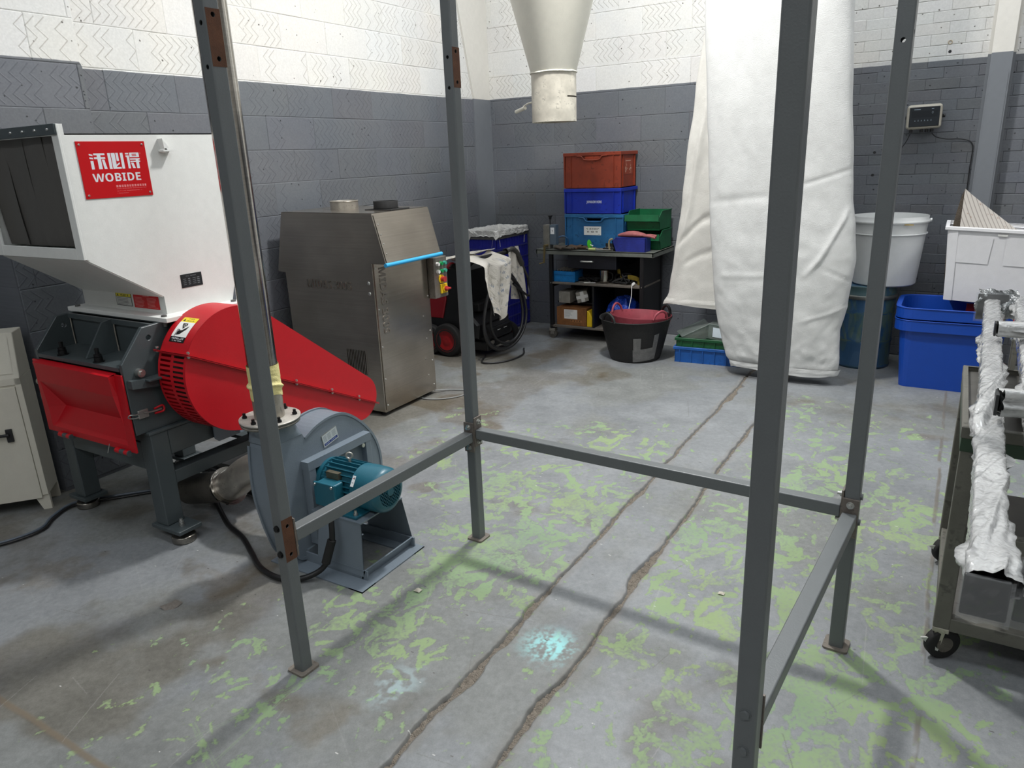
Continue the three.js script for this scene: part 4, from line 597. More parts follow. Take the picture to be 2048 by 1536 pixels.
// ---------------------------------------------------------------- stainless chiller cabinet
const { FontLoader } = await import('three/addons/loaders/FontLoader.js');
const { TextGeometry } = await import('three/addons/geometries/TextGeometry.js');
const font = await new FontLoader().loadAsync('fonts/droid/droid_sans_bold.typeface.json');
{
  const t = thing('chiller', 'tall stainless steel chiller cabinet with sloping hood and blue foam edge', 'chiller', [0.53, 0, 2.74]);
  const za = 2.445, zb = 3.045;
  const body = part('body', [EX([[0.122, 0.03], [0.948, 0.03], [0.948, 1.07], [1.07, 1.07], [0.984, 1.395], [0.154, 1.402], [0.048, 0.984], [0.122, 0.978]], 'z', za, zb, 0.003, [[[0.634, 0.288], [0.82, 0.288], [0.82, 0.467], [0.634, 0.467]]])], M.stainless, t), hood = body;
  const sl = (f) => [0.984 + (1.07 - 0.984) * f, 1.395 + (1.072 - 1.395) * f];
  { const [xa, ya] = sl(0.03), [xb, yb] = sl(0.97), n = 0.004; part('hood_panel', [quad([xb + n, yb, zb - 0.01], [xb + n, yb, za + 0.005], [xa + n, ya, za + 0.005], [xa + n, ya, zb - 0.01])], M.stainless, hood, { label: 'bright sloping hood panel' }); }
  for (const f of [0.22, 0.42, 0.6, 0.8]) { const [x, y] = sl(f); part('rivet', CY(V(x + 0.002, y, zb - 0.03), V(x + 0.009, y + 0.002, zb - 0.03), 0.006, 0.004, 8), M.zinc, hood); }
  part('hood_top', [quad([0.16, 1.403, zb], [0.98, 1.397, zb], [0.98, 1.397, za], [0.16, 1.403, za])], M.stainless, hood);
  part('foam_edge', CY(V(1.072, 1.066, zb + 0.008), V(1.072, 1.066, za - 0.01), 0.0135, 0.0135, 16), mat('blue foam', 0x35a6dc, 0.6), hood, { label: 'light blue foam tube' });
  part('spigot', [CY(V(0.47, 1.4, 2.74), V(0.47, 1.452, 2.74), 0.098, 0.098, 40, true), LA([[0.088, 1.452], [0.1, 1.452], [0.1, 1.46], [0.088, 1.46], [0.086, 1.41]], 0.47, 0, 2.74)], M.castSteel, hood, { label: 'stainless steel collar' });
  part('spigot', [LA([[0.075, 1.402], [0.088, 1.402], [0.084, 1.41], [0.084, 1.455], [0.07, 1.455], [0.07, 1.402]], 0.835, 0, 2.72), B(0.73, 0.96, 1.398, 1.404, 2.62, 2.82)], M.blackRub, hood, { label: 'black collar on a square plate' });
  const fp = part('service_panel', B(0.948, 0.955, 0.045, 1.07, 2.47, 3.035, 0.002), M.stainless, t, { label: 'stainless service panel with screws' });
  for (const z of [3.022, 2.482]) for (const y of [0.08, 0.27, 0.5, 0.76, 1.04]) part('screw', CY(V(0.955, y, z), V(0.961, y, z), 0.0065, 0.004, 8), M.zinc, fp);
  for (const [y, z] of [[0.62, 2.55], [0.45, 2.53], [0.3, 2.56], [0.17, 2.54]]) part('screw', CY(V(0.955, y, z), V(0.959, y, z), 0.005, 0.004, 8), M.zinc, fp);
  for (const y of [0.94, 0.87]) part('panel_latch', CY(V(0.905, y, zb), V(0.905, y, zb + 0.006), 0.013, 0.009, 12), M.zinc, body);
  const louvre = part('vent', EX([[0.63, 0.284], [0.824, 0.284], [0.824, 0.471], [0.63, 0.471]], 'z', zb - 0.002, zb + 0.001, 0, [[[0.636, 0.29], [0.818, 0.29], [0.818, 0.465], [0.636, 0.465]]]), M.stainless, body);
  for (let k = 0; k < 13; k++) part('vent_bar', B(0.634 + k * 0.0148, 0.6415 + k * 0.0148, 0.288, 0.467, zb - 0.004, zb + 0.0005), M.stainless, louvre);
  const txt = (s, size) => { const g = new TextGeometry(s, { font, size, depth: 0.0045, curveSegments: 3, bevelEnabled: false }); return g; };
  const emb = mat('etched steel', 0x8f8a82, 0.45, 0.8);
  { const g = txt('MIDAS 300S', 0.058); g.computeBoundingBox(); const w = g.boundingBox.max.x; part('raised_lettering', g.scale(0.42 / w, 1, 1).translate(0.325, 0.885, zb), emb, body, { label: 'raised lettering' }); }
  { const g = txt('MIDAS 300S', 0.062); g.computeBoundingBox(); const w = g.boundingBox.max.x; g.scale(0.46 / w, 1, 1).rotateZ(-Math.PI / 2).rotateY(Math.PI / 2).translate(0.9545, 1.045, 2.99); part('raised_lettering', g, emb, fp, { label: 'raised lettering running down the panel' }); }
  for (const [x, z] of [[0.9, 2.99], [0.9, 2.5], [0.17, 2.99], [0.17, 2.5]]) part('foot', CY(V(x, 0, z), V(x, 0.032, z), 0.03, 0.024, 16), M.black, t);
  const cp = part('control_box', B(0.952, 1.012, 0.735, 1.032, 2.3, 2.46, 0.004), mat('box grey', 0x9a9791, 0.4, 0.6, { map: clone(grimy, 3) }), t, { label: 'grey control box with push buttons' });
  const btn = [[0.985, 0xe8e8e4], [0.985, 0x0f8f4c], [0.985, 0x3f9f8c], [0.93, 0xe8e8e4], [0.93, 0x0f8f4c], [0.93, 0x3f9f8c]];
  btn.forEach(([y, c], k) => part('push_button', [CY(V(1.012, y, 2.42 - (k % 3) * 0.043), V(1.032, y, 2.42 - (k % 3) * 0.043), 0.0145, 0.0125, 16)], mat('button ' + c, c, 0.4), cp));
  const es = part('emergency_stop', [CY(V(1.012, 0.872, 2.38), V(1.018, 0.872, 2.38), 0.032, 0.032, 24)], M.yellow, cp, { label: 'yellow disc with red mushroom button' }); part('mushroom', CY(V(1.018, 0.872, 2.38), V(1.05, 0.872, 2.38), 0.017, 0.021, 20), mat('button red', 0xb03030, 0.5), es);
  const is = part('isolator', [B(1.012, 1.026, 0.765, 0.835, 2.325, 2.4, 0.004), CY(V(1.026, 0.8, 2.362), V(1.036, 0.8, 2.362), 0.028, 0.028, 20)], M.yellow, cp, { label: 'yellow isolator with red rotary knob' }); part('knob', [CY(V(1.036, 0.8, 2.362), V(1.052, 0.8, 2.362), 0.018, 0.018, 16), B(1.05, 1.068, 0.793, 0.807, 2.335, 2.392, 0.004)], mat('button red'), is);
}
single('power_lead', 'thin grey lead looping on the floor behind the stainless cabinet', 'cable', TU([[0.94, 0.02, 2.46], [1.02, 0.008, 2.36], [1.14, 0.006, 2.33], [1.18, 0.006, 2.43], [1.1, 0.006, 2.56], [0.98, 0.006, 2.62], [0.86, 0.006, 2.6]], 0.005, 70, 8), mat('grey lead', 0x8b8d8c, 0.5), [1.05, 0, 2.47]);

// ---------------------------------------------------------------- tall blue hamper with a plastic liner
{
  const t = thing('blue_hamper', 'tall dark blue ribbed plastic hamper in the wall corner', 'hamper', [0.23, 0, 0.34]);
  const bl = mat('hamper blue', 0x2a2fb0, 0.5, 0, { map: clone(grimy, 1.5) }), rb = mat('hamper rib', 0x454aa0, 0.5, 0, { map: clone(grimy, 2) });
  const x0 = 0.04, x1 = 0.412, z0 = 0.03, z1 = 0.63, H = 1.0;
  part('wall', [B(x0, x1, 0.01, H, z0, z0 + 0.006), B(x0, x1, 0.01, H, z1 - 0.012, z1 - 0.006), B(x0, x0 + 0.006, 0.01, H, z0, z1 - 0.006), B(x1 - 0.012, x1 - 0.006, 0.01, H, z0, z1 - 0.006), B(x0, x1 - 0.006, 0.005, 0.012, z0, z1 - 0.006)], bl, t);
  for (let y = 0.02; y < 0.97; y += 0.117) part('rib', EX([[x0, z0], [x1, z0], [x1, z1], [x0, z1]], 'y', y, y + 0.012, 0, [[[x0 + 0.008, z0 + 0.008], [x1 - 0.012, z0 + 0.008], [x1 - 0.012, z1 - 0.012], [x0 + 0.008, z1 - 0.012]]]), rb, t);
  for (let k = 0; k < 11; k++) part('slat', B(x1 - 0.008, x1 - 0.001, 0.02, 0.96, z0 + 0.03 + k * 0.053, z0 + 0.042 + k * 0.053), bl, t);
  for (let k = 0; k < 7; k++) part('slat', B(x0 + 0.025 + k * 0.053, x0 + 0.037 + k * 0.053, 0.02, 0.96, z1 - 0.008, z1 - 0.001), bl, t);
  part('rim_tape', EX([[x0 - 0.006, z0], [x1 + 0.004, z0], [x1 + 0.004, z1 + 0.004], [x0 - 0.006, z1 + 0.004]], 'y', 0.945, 0.988, 0, [[[x0, z0 + 0.006], [x1 - 0.002, z0 + 0.006], [x1 - 0.002, z1 - 0.002], [x0, z1 - 0.002]]]), mat('grey tape', 0x7b7c7e, 0.4, 0.2, { map: clone(grimy, 4) }), t, { label: 'grey tape round the rim' });
  const film = mat('liner film', 0xe6e4df, 0.3, 0, { bump: 0.006, bumpRep: 4 });
  const l = thing('bin_liner', 'crumpled pale plastic liner folded over the rim of the blue hamper', 'liner', [0.23, 0.85, 0.34]);
  const per = (u) => { const w = x1 - x0, d = z1 - z0, P = 2 * (w + d); let s = u * P; if (s < w) return [x0 + s, z1, 0, 1]; s -= w; if (s < d) return [x1, z1 - s, 1, 0]; s -= d; if (s < w) return [x1 - s, z0, 0, -1]; s -= w; return [x0, z0 + s, -1, 0]; };
  part('fold', grid(160, 14, (u, v) => { const [x, z, nx, nz] = per(u % 1), n = fbm(u * 60, v * 4, 3, 800, 60), q = (v - 0.42) * 2; const y = v < 0.42 ? 0.86 + 0.19 * v / 0.42 + 0.015 * n : 1.05 - 0.025 * Math.cos(0) - 0.06 * (v - 0.42) / 0.58 * (1 + 1.2 * smooth(0.5, 0.75, fbm(u * 12, 1, 3, 810, 12)) * (nz > 0 ? 1.3 : 0.2)) + 0.02 * n; const o = v < 0.42 ? -0.03 - 0.04 * (1 - v / 0.42) : 0.006 + 0.016 * n; return [x + nx * o + 0.006 * n, y, z + nz * o]; }), film, l);
  part('loose_end', grid(10, 16, (u, v) => [0.0 + 0.02 + u * 0.03 + 0.012 * Math.sin(v * 7), 1.02 - v * 0.26, 0.655 + 0.02 * Math.sin(u * 6 + v * 5) + 0.012 * u]), film, l);
}

// ---------------------------------------------------------------- pressure washer on wheels
{
  const t = thing('pressure_washer', 'black and red pressure washer on wheels with coiled hose', 'washer', [0.5, 0, 1.22]);
  const blk = mat('washer black', 0x17181b, 0.45, 0, { map: clone(grimy, 1.6) }), rd = mat('washer red', 0x7d0f1a, 0.35);
  part('shell', [EX([[0.16, 0.17], [0.7, 0.17], [0.72, 0.3], [0.6, 0.42], [0.56, 0.76], [0.46, 0.83], [0.36, 0.8], [0.16, 0.62]], 'z', 0.95, 1.48, 0.02)], blk, t);
  part('red_panel', EX([[0.1, 0.62], [0.37, 0.66], [0.39, 0.52], [0.34, 0.34], [0.1, 0.34]], 'z', 1.475, 1.497, 0.006), rd, t, { label: 'dark red side panel' });
  part('cap', [LA([[0, 0.05], [0.02, 0.048], [0.045, 0.02], [0.055, 0], [0, 0]], 0.43, 0.79, 1.43, 20)], mat('cap red', 0xc01e2a, 0.4), t, { label: 'red filler cap' });
  const wheel = (x, z, r, w) => { const ty = part('wheel', [new THREE.LatheGeometry([[0.6 * r, -w / 2], [0.92 * r, -w / 2], [r, -w * 0.3], [r, w * 0.3], [0.92 * r, w / 2], [0.6 * r, w / 2]].map((p) => new THREE.Vector2(...p)), 32).rotateX(Math.PI / 2).translate(x, r, z)], M.blackRub, t); part('hub', [new THREE.LatheGeometry([[0, w * 0.36], [0.2 * r, w * 0.42], [0.3 * r, w * 0.26], [0.64 * r, w * 0.34], [0.7 * r, w * 0.52], [0.74 * r, w * 0.4], [0.74 * r, -w * 0.4], [0, -w * 0.4]].map((p) => new THREE.Vector2(...p)), 32).rotateX(Math.PI / 2).translate(x, r, z)], mat('hub red', 0xb3161f, 0.5, 0, { map: clone(grimy, 3) }), ty, { label: 'red wheel hub' }); };
  wheel(0.4, 1.515, 0.15, 0.07); wheel(0.2, 1.51, 0.14, 0.07); wheel(0.66, 0.9, 0.11, 0.08); wheel(0.25, 0.9, 0.11, 0.08);
  const pm = part('pump', [CY(V(0.7, 0.2, 1.02), V(0.7, 0.2, 1.4), 0.085, 0.085, 26), B(0.6, 0.78, 0.06, 0.14, 1.0, 1.44, 0.01), B(0.7, 0.79, 0.15, 0.26, 1.05, 1.36, 0.015)], blk, t);
  part('brass_fitting', CY(V(0.78, 0.13, 1.36), V(0.8, 0.13, 1.42), 0.018), M.castSteel, pm);
  part('label_strip', B(0.791, 0.793, 0.225, 0.229, 1.13, 1.18), M.white, pm); part('label_strip', B(0.791, 0.793, 0.225, 0.229, 1.24, 1.29), M.white, pm); part('tray', B(0.72, 0.8, 0.075, 0.085, 1.1, 1.34), M.castSteel, pm);
  part('column', [B(0.56, 0.7, 0.28, 0.86, 0.98, 1.06, 0.02), B(0.58, 0.68, 0.4, 0.48, 1.05, 1.4, 0.015)], blk, t);
  part('handle', [TU([[0.66, 0.8, 1.0], [0.72, 0.9, 1.0], [0.76, 0.905, 1.06]], 0.014, 20, 10), CY(V(0.76, 0.89, 0.98), V(0.73, 0.88, 1.52), 0.02, 0.02, 14), CY(V(0.55, 0.75, 1.45), V(0.73, 0.88, 1.5), 0.014, 0.014, 10)], M.blackRub, t);
  const hm = mat('hose rubber', 0x2b2b2c, 0.4);
  const loop = (dz, dy, ry, rz, x) => { const p = []; for (let k = 0; k < 26; k++) { const a = k / 26 * Math.PI * 2; p.push([x + 0.02 * Math.sin(a * 2 + dz * 9), 0.4 + dy + Math.sin(a) * ry, 1.24 + dz + Math.cos(a) * rz]); } return TU(p, 0.0125, 90, 10, true); };
  part('hose', [loop(0, 0, 0.345, 0.33, 0.84)], hm, t); part('hose', loop(0.03, -0.02, 0.325, 0.36, 0.87), hm, t); part('hose', loop(-0.02, 0.0, 0.30, 0.27, 0.86), hm, t);
  part('hose_tail', TU([[0.86, 0.62, 1.1], [0.87, 0.55, 1.0], [0.87, 0.48, 0.88], [0.84, 0.46, 0.78], [0.8, 0.52, 0.72], [0.8, 0.62, 0.73]], 0.011, 50, 10), hm, t);
  part('gun', [TU([[0.8, 0.62, 0.73], [0.8, 0.7, 0.79], [0.8, 0.76, 0.83]], 0.012, 16, 10), CY(V(0.8, 0.75, 0.825), V(0.8, 0.79, 0.85), 0.024), TU([[0.8, 0.78, 0.845], [0.8, 0.86, 0.9], [0.79, 0.91, 0.97], [0.77, 0.9, 1.05]], 0.023, 30, 12)], mat('gun grey', 0x4a4845, 0.5), t, { label: 'grey spray gun hung on the handle' });
  part('floor_hose', TU([[0.72, 0.01, 1.4], [0.84, 0.01, 1.62], [0.98, 0.01, 1.52], [1.02, 0.01, 1.25], [0.92, 0.01, 1.05]], 0.008, 50, 8), hm, t);
}
{
  const sheetTex = canvasTex(256, 256, (g, w, h) => { g.fillStyle = '#d3cdc2'; g.fillRect(0, 0, w, h); seed = 91; for (let k = 0; k < 90; k++) { g.fillStyle = `rgba(${rnd() < 0.5 ? '150,142,130' : '225,222,216'},0.35)`; g.beginPath(); g.ellipse(rnd() * w, rnd() * h, rr(3, 22), rr(2, 10), rr(0, 3), 0, 7); g.fill(); } g.fillStyle = 'rgba(84,100,130,0.6)'; for (let k = 0; k < 34; k++) { const x = rnd() * w, y = rnd() * h; for (let q = 0; q < 3; q++) { g.save(); g.translate(x + q * 5, y + (q % 2) * 4); g.rotate(0.6 - q * 0.5); g.beginPath(); g.ellipse(0, 0, 1.6, 6, 0, 0, 7); g.fill(); g.restore(); } } });
  const cm = new THREE.MeshPhysicalMaterial({ map: sheetTex, roughness: 0.6, side: THREE.DoubleSide, bumpMap: clone(relief, 2), bumpScale: 0.004 });
  const a = thing('dust_sheet', 'stained white dust sheet with blue print draped over the washer handle', 'sheet', [0.78, 0.4, 1.45], 'sheets on the washer');
  part('cloth', grid(36, 44, (u, v) => { const w = 0.44 - 0.2 * smooth(0.45, 1, v), zc = 1.44 + 0.03 * v, f = Math.sin(u * 15 + v * 2.5) * 0.022 * smooth(0, 0.3, v) + 0.02 * (fbm(u * 5, v * 6, 3, 830) - 0.5); const y = 0.925 - 0.5 * v - 0.035 * Math.sin(u * Math.PI) * v + 0.02 * Math.sin(u * 9) * v - (u < 0.25 ? 0 : 0); return [0.70 + 0.215 * smooth(0, 0.16, v) + 0.03 * v + f, y + 0.02 * Math.sin(u * 7), zc + (0.5 - u) * w]; }), cm, a, { keepUV: true });
  part('cloth_top', grid(30, 16, (u, v) => [0.42 + v * 0.32, 0.86 + 0.07 * v + 0.03 * Math.sin(u * 8) * (1 - v) + 0.018 * fbm(u * 7, v * 5, 3, 840), 1.6 - u * 0.4 + 0.02 * Math.sin(v * 5)]), cm, a, { keepUV: true });
  const b = thing('dust_sheet', 'narrow hanging dust sheet with blue print under the spray gun', 'sheet', [0.78, 0.4, 0.85], 'sheets on the washer');
  part('cloth', grid(24, 40, (u, v) => { const w = 0.12 + 0.13 * v; return [0.78 + 0.015 * Math.sin(u * 13 + v * 3) + 0.02 * v, 0.925 - 0.46 * v - 0.05 * u * v, 0.98 - 0.12 * v * 0.4 + (0.5 - u) * w - 0.06 * u]; }), cm, b, { keepUV: true });
}

// ---------------------------------------------------------------- work trolley
{
  const t = thing('work_trolley', 'black shelved work trolley on castors with a grey tray top', 'trolley', [1.4, 0, 0.32]);
  const blk = mat('trolley black', 0x141519, 0.5, 0, { map: clone(grimy, 1.5) }), gy = mat('trolley grey', 0x7f8580, 0.5, 0, { map: clone(grimy, 1.3) }), sh = mat('trolley shelf', 0x77716a, 0.7, 0, { map: clone(grimy, 2) });
  const x0 = 0.81, x1 = 1.985, z0 = 0.03, z1 = 0.57, y = 0.862;
  const top = part('tray_top', [B(x0, x1, y - 0.045, y - 0.003, z1 - 0.012, z1, 0.002), B(x0, x1, y - 0.045, y - 0.003, z0, z0 + 0.012, 0.002), B(x0, x0 + 0.012, y - 0.045, y - 0.003, z0, z1), B(x1 - 0.012, x1, y - 0.045, y - 0.003, z0, z1), B(x0, x1, y - 0.012, y - 0.002, z0, z1)], gy, t);
  for (const [x, z] of [[0.94, 0.525], [1.855, 0.525], [0.94, 0.06], [1.855, 0.06]]) {
    part('post', B(x, x + 0.035, 0.1, y - 0.012, z, z + 0.035, 0.002), blk, t);
    const c = part('castor', [CY(V(x + 0.018, 0.045, z - 0.005), V(x + 0.018, 0.045, z + 0.022), 0.045, 0.045, 20)], mat('castor grey', 0x6f6c66, 0.6, 0.1, { map: clone(grimy, 6) }), t);
    part('castor_fork', [B(x - 0.012, x + 0.05, 0.07, 0.1, z - 0.02, z + 0.035, 0.004), B(x, x + 0.036, 0.04, 0.08, z - 0.012, z - 0.008), B(x, x + 0.036, 0.04, 0.08, z + 0.026, z + 0.03)], M.castSteel, c);
  }
  part('shelf', [B(0.945, 1.885, 0.115, 0.135, 0.06, 0.56, 0.002)], sh, t); part('shelf', B(0.945, 1.885, 0.535, 0.553, 0.06, 0.56, 0.002), sh, t); part('shelf', B(0.96, 1.40, 0.33, 0.345, 0.08, 0.42), blk, t);
  part('divider', B(1.385, 1.405, 0.135, 0.535, 0.07, 0.55), blk, t); part('back_panel', B(0.95, 1.88, 0.13, 0.8, 0.05, 0.06), blk, t); part('side_panel', B(1.868, 1.884, 0.13, 0.82, 0.08, 0.53), blk, t); part('side_rail', B(0.942, 0.958, 0.5, 0.54, 0.08, 0.53), blk, t);
  const dr = part('drawer', B(1.13, 1.62, 0.69, 0.815, 0.1, 0.535, 0.003), mat('drawer blue black', 0x12151f, 0.45), t); part('handle', [TU([[1.27, 0.755, 0.535], [1.275, 0.758, 0.552], [1.33, 0.758, 0.558], [1.385, 0.758, 0.552], [1.39, 0.755, 0.535]], 0.0095, 30, 8)], M.zinc, dr, { label: 'nickel drawer handle' });
  for (const x of [0.958, 1.873]) part('bolt', CY(V(x, 0.545, 0.56), V(x, 0.545, 0.566), 0.007, 0.005, 8), M.zinc, t);
}
// euro crates on the trolley
function crate(name, label, group, x0, x1, y0, y1, z0, z1, col, inner, grip, o = {}) {
  const t = thing(name, label, 'crate', [(x0 + x1) / 2, y0, (z0 + z1) / 2], group), m = mat('crate ' + col, col, 0.5, 0, { map: clone(grimy, 1.4) }), w = 0.006, b = 0.012;
  part('shell', [B(x0 + b, x1 - b, y0, y0 + w, z0 + b, z1 - b), EX([[x0 + b, y0], [x1 - b, y0], [x1 - b, y1], [x0 + b, y1]], 'z', z1 - b - w, z1 - b, 0, grip ? [[[(x0 + x1) / 2 - 0.07, y1 - 0.058], [(x0 + x1) / 2 + 0.07, y1 - 0.058], [(x0 + x1) / 2 + 0.07, y1 - 0.036], [(x0 + x1) / 2 - 0.07, y1 - 0.036]]] : []), B(x0 + b, x1 - b, y0, y1, z0 + b, z0 + b + w), B(x0 + b, x0 + b + w, y0, y1, z0 + b, z1 - b), B(x1 - b - w, x1 - b, y0, y1, z0 + b, z1 - b)], m, t);
  part('rim', EX([[x0, z0], [x1, z0], [x1, z1], [x0, z1]], 'y', y1 - 0.03, y1, 0.002, [[[x0 + 0.018, z0 + 0.018], [x1 - 0.018, z0 + 0.018], [x1 - 0.018, z1 - 0.018], [x0 + 0.018, z1 - 0.018]]]), m, t);
  for (const f of [0.12, 0.86]) part('rib', B(x0 + (x1 - x0) * f, x0 + (x1 - x0) * f + 0.008, y0 + 0.01, y1 - 0.03, z1 - b, z1 - 0.003), m, t);
  for (const f of [0.14, 0.82]) part('rib', B(x1 - b, x1 - 0.003, y0 + 0.01, y1 - 0.03, z0 + (z1 - z0) * f, z0 + (z1 - z0) * f + 0.008), m, t);
  for (const x of [x0 + 0.002, x1 - 0.014]) part('corner_post', B(x, x + 0.012, y0 + 0.005, y1 - 0.03, z1 - 0.014, z1 - 0.002), m, t);
  if (grip) { const c = (x0 + x1) / 2, yy = y1 - 0.03; part('grip', [TU([[c - 0.15, yy, z1 - 0.004], [c - 0.1, yy - 0.006, z1 - 0.002], [c - 0.08, yy - 0.03, z1 - 0.002], [c - 0.06, yy - 0.036, z1 - 0.002], [c + 0.06, yy - 0.036, z1 - 0.002], [c + 0.08, yy - 0.03, z1 - 0.002], [c + 0.1, yy - 0.006, z1 - 0.002], [c + 0.15, yy, z1 - 0.004]], 0.006, 60, 6)], m, t); }
  return t;
}
{
  const g = 'crates stacked on the trolley', z0 = 0.02, z1 = 0.42, T = 0.862;
  const lb = crate('euro_crate', 'light blue plastic crate with paper label, bottom of the stack', g, 1.045, 1.64, T, 1.175, z0, z1, 0x2b78b8, 0, true);
  part('paper_label', decalZ(1.24, 1.415, 0.985, 1.065, z1 - 0.011), printed('crate label', canvasTex(256, 128, (c, w, h) => { c.fillStyle = '#e6e6e2'; c.fillRect(0, 0, w, h); c.fillStyle = '#444'; marks(c, 32, 24, 196, 24, 12, 51); c.fillStyle = '#151515'; marks(c, 50, 68, 158, 24, 9, 52); c.fillRect(212, 112, 24, 4); }), 0.7), lb, { keepUV: true, label: 'white paper label with black print' });
  const db = crate('euro_crate', 'royal blue hire crate with white lettering, middle of the stack', g, 1.042, 1.615, 1.177, 1.405, z0, z1, 0x1338c8, 0, false);
  { const tx = new TextGeometry('JONGOR HIRE', { font, size: 0.022, depth: 0.0006, curveSegments: 2, bevelEnabled: false }); tx.computeBoundingBox(); const w = tx.boundingBox.max.x; part('white_lettering', tx.scale(0.15 / w, 1, 1).translate(1.27, 1.275, z1 - 0.0118), mat('print white', 0xdfe4f2, 0.6), db, { label: 'white crate lettering' }); }
  crate('euro_crate', 'faded orange plastic crate on top of the blue crates', g, 1.04, 1.612, 1.407, 1.722, z0, z1, 0xa2432a, 0, true);
  const og = scene.children[scene.children.length - 1]; part('torn_label', decalX(0.12, 0.32, 1.52, 1.66, 1.6015), printed('torn label', canvasTex(64, 64, (c, w, h) => { c.fillStyle = '#8f3d28'; c.fillRect(0, 0, w, h); seed = 3; c.fillStyle = 'rgba(200,180,165,0.7)'; for (let k = 0; k < 26; k++) { const e = rnd() < 0.7; c.fillRect(e ? rr(8, 18) + (rnd() < 0.5 ? 32 : 0) : rr(10, 50), rr(6, 58), rr(1, 6), rr(1, 9)); } c.fillRect(14, 8, 36, 4); }), 0.8), og, { keepUV: true, label: 'remains of a torn label' });
}
// green picking bins, small blue bin with a glove
{
  const grn = mat('bin green', 0x0c6f43, 0.5, 0, { map: clone(grimy, 1.6) });
  const bin = (label, x0, x1, y0, z0, z1, h, m, lip) => { const t = thing('picking_bin', label, 'bin', [(x0 + x1) / 2, y0, (z0 + z1) / 2], 'bins at the end of the trolley'); part('shell', [EX([[z0, y0], [z1 - 0.05, y0], [z1 - 0.035, y0 + h * 0.45], [z1, y0 + h * 0.55], [z1 - 0.1, y0 + h], [z0, y0 + h]], 'x', x0, x0 + 0.005), EX([[z0, y0], [z1 - 0.05, y0], [z1 - 0.035, y0 + h * 0.45], [z1, y0 + h * 0.55], [z1 - 0.1, y0 + h], [z0, y0 + h]], 'x', x1 - 0.005, x1), B(x0, x1, y0, y0 + 0.005, z0, z1 - 0.05), B(x0, x1, y0, y0 + h, z0, z0 + 0.005)], m, t); part('front', [EX([[z1 - 0.055, y0], [z1 - 0.05, y0], [z1 - 0.035, y0 + h * 0.45], [z1 - 0.04, y0 + h * 0.45]], 'x', x0, x1), EX([[z1 - 0.03, y0 + h * 0.45], [z1 + 0.006, y0 + h * 0.5], [z1 + 0.002, y0 + h * 0.84], [z1 - 0.008, y0 + h * 0.84]], 'x', x0 - 0.004, x1 + 0.004)], m, t); part('side_lip', [EX([[z1 - 0.1, y0 + h * 0.98], [z0, y0 + h * 0.98], [z0, y0 + h * 1.02], [z1 - 0.1, y0 + h * 1.02]], 'x', x0 - 0.006, x0 + 0.006)], m, t); part('side_lip', [EX([[z1 - 0.1, y0 + h * 0.98], [z0, y0 + h * 0.98], [z0, y0 + h * 1.02], [z1 - 0.1, y0 + h * 1.02]], 'x', x1 - 0.006, x1 + 0.006)], m, t); return t; };
  bin('dark green open-fronted bin standing on the trolley behind the blue bin', 1.652, 1.975, 0.864, 0.08, 0.42, 0.165, grn);
  bin('dark green open-fronted bin stacked on the other green bin', 1.66, 1.97, 1.035, 0.08, 0.43, 0.165, grn);
  const b = thing('small_bin', 'small violet blue plastic bin at the trolley edge holding a pink glove', 'bin', [1.75, 0.863, 0.48], 'bins at the end of the trolley');
  const vb = mat('bin violet', 0x2d3aa0, 0.45, 0, { map: clone(grimy, 3) }), P = [[1.585, 0.955], [1.62, 0.862], [1.905, 0.862], [1.905, 0.985], [1.63, 0.985]];
  part('shell', [EX(P, 'z', 0.555, 0.56), EX(P, 'z', 0.435, 0.44), B(1.9, 1.906, 0.862, 0.985, 0.435, 0.56), EX([[1.62, 0.862], [1.905, 0.862], [1.905, 0.868], [1.62, 0.868]], 'z', 0.437, 0.558)], vb, b); part('front_lip', [EX([[1.585, 0.955], [1.62, 0.862], [1.626, 0.864], [1.592, 0.957]], 'z', 0.435, 0.56), EX([[1.62, 0.98], [1.906, 0.98], [1.906, 0.988], [1.62, 0.988]], 'z', 0.552, 0.563)], vb, b);
  const pk = mat('glove pink', 0xb46a6c, 0.8, 0, { map: clone(grimy, 5), bump: 0.002 });
  single('pink_glove', 'dusty pink work glove lying on the small violet blue bin', 'glove', [grid(24, 12, (u, v) => { const a = v * Math.PI * 2; return [1.63 + u * 0.26, 1.0 + 0.012 * Math.sin(u * 3.1) + (0.012 + 0.016 * Math.sin(u * Math.PI)) * Math.cos(a), 0.5 + (0.03 + 0.028 * Math.sin(u * Math.PI)) * Math.sin(a)]; }), TU([[1.86, 1.0, 0.52], [1.93, 0.998, 0.525], [1.985, 0.985, 0.53]], 0.012, 20, 8), TU([[1.86, 1.0, 0.49], [1.92, 1.003, 0.48], [1.975, 0.995, 0.475]], 0.011, 20, 8)], pk, [1.78, 0.985, 0.5]);
  // bench device with lever
  const d = thing('bench_press', 'grey lever press with black knob clamped at the trolley corner', 'press', [0.93, 0.862, 0.5]);
  part('column', B(0.87, 0.935, 0.862, 1.085, 0.45, 0.53, 0.003), mat('press grey', 0x8f8f8a, 0.5, 0.2, { map: clone(grimy, 4) }), d); part('side_plate', B(0.935, 1.0, 0.9, 1.085, 0.46, 0.52, 0.003), mat('press side', 0x5b6a78, 0.5, 0.1), d);
  part('dial_label', decalZ(0.945, 0.985, 1.0, 1.06, 0.5215), printed('dial', canvasTex(64, 96, (c, w, h) => { c.fillStyle = '#e4e6e8'; c.fillRect(0, 0, w, h); c.fillStyle = '#333'; c.font = 'bold 40px sans-serif'; c.fillText('1', 20, 62); }), 0.5), d, { keepUV: true });
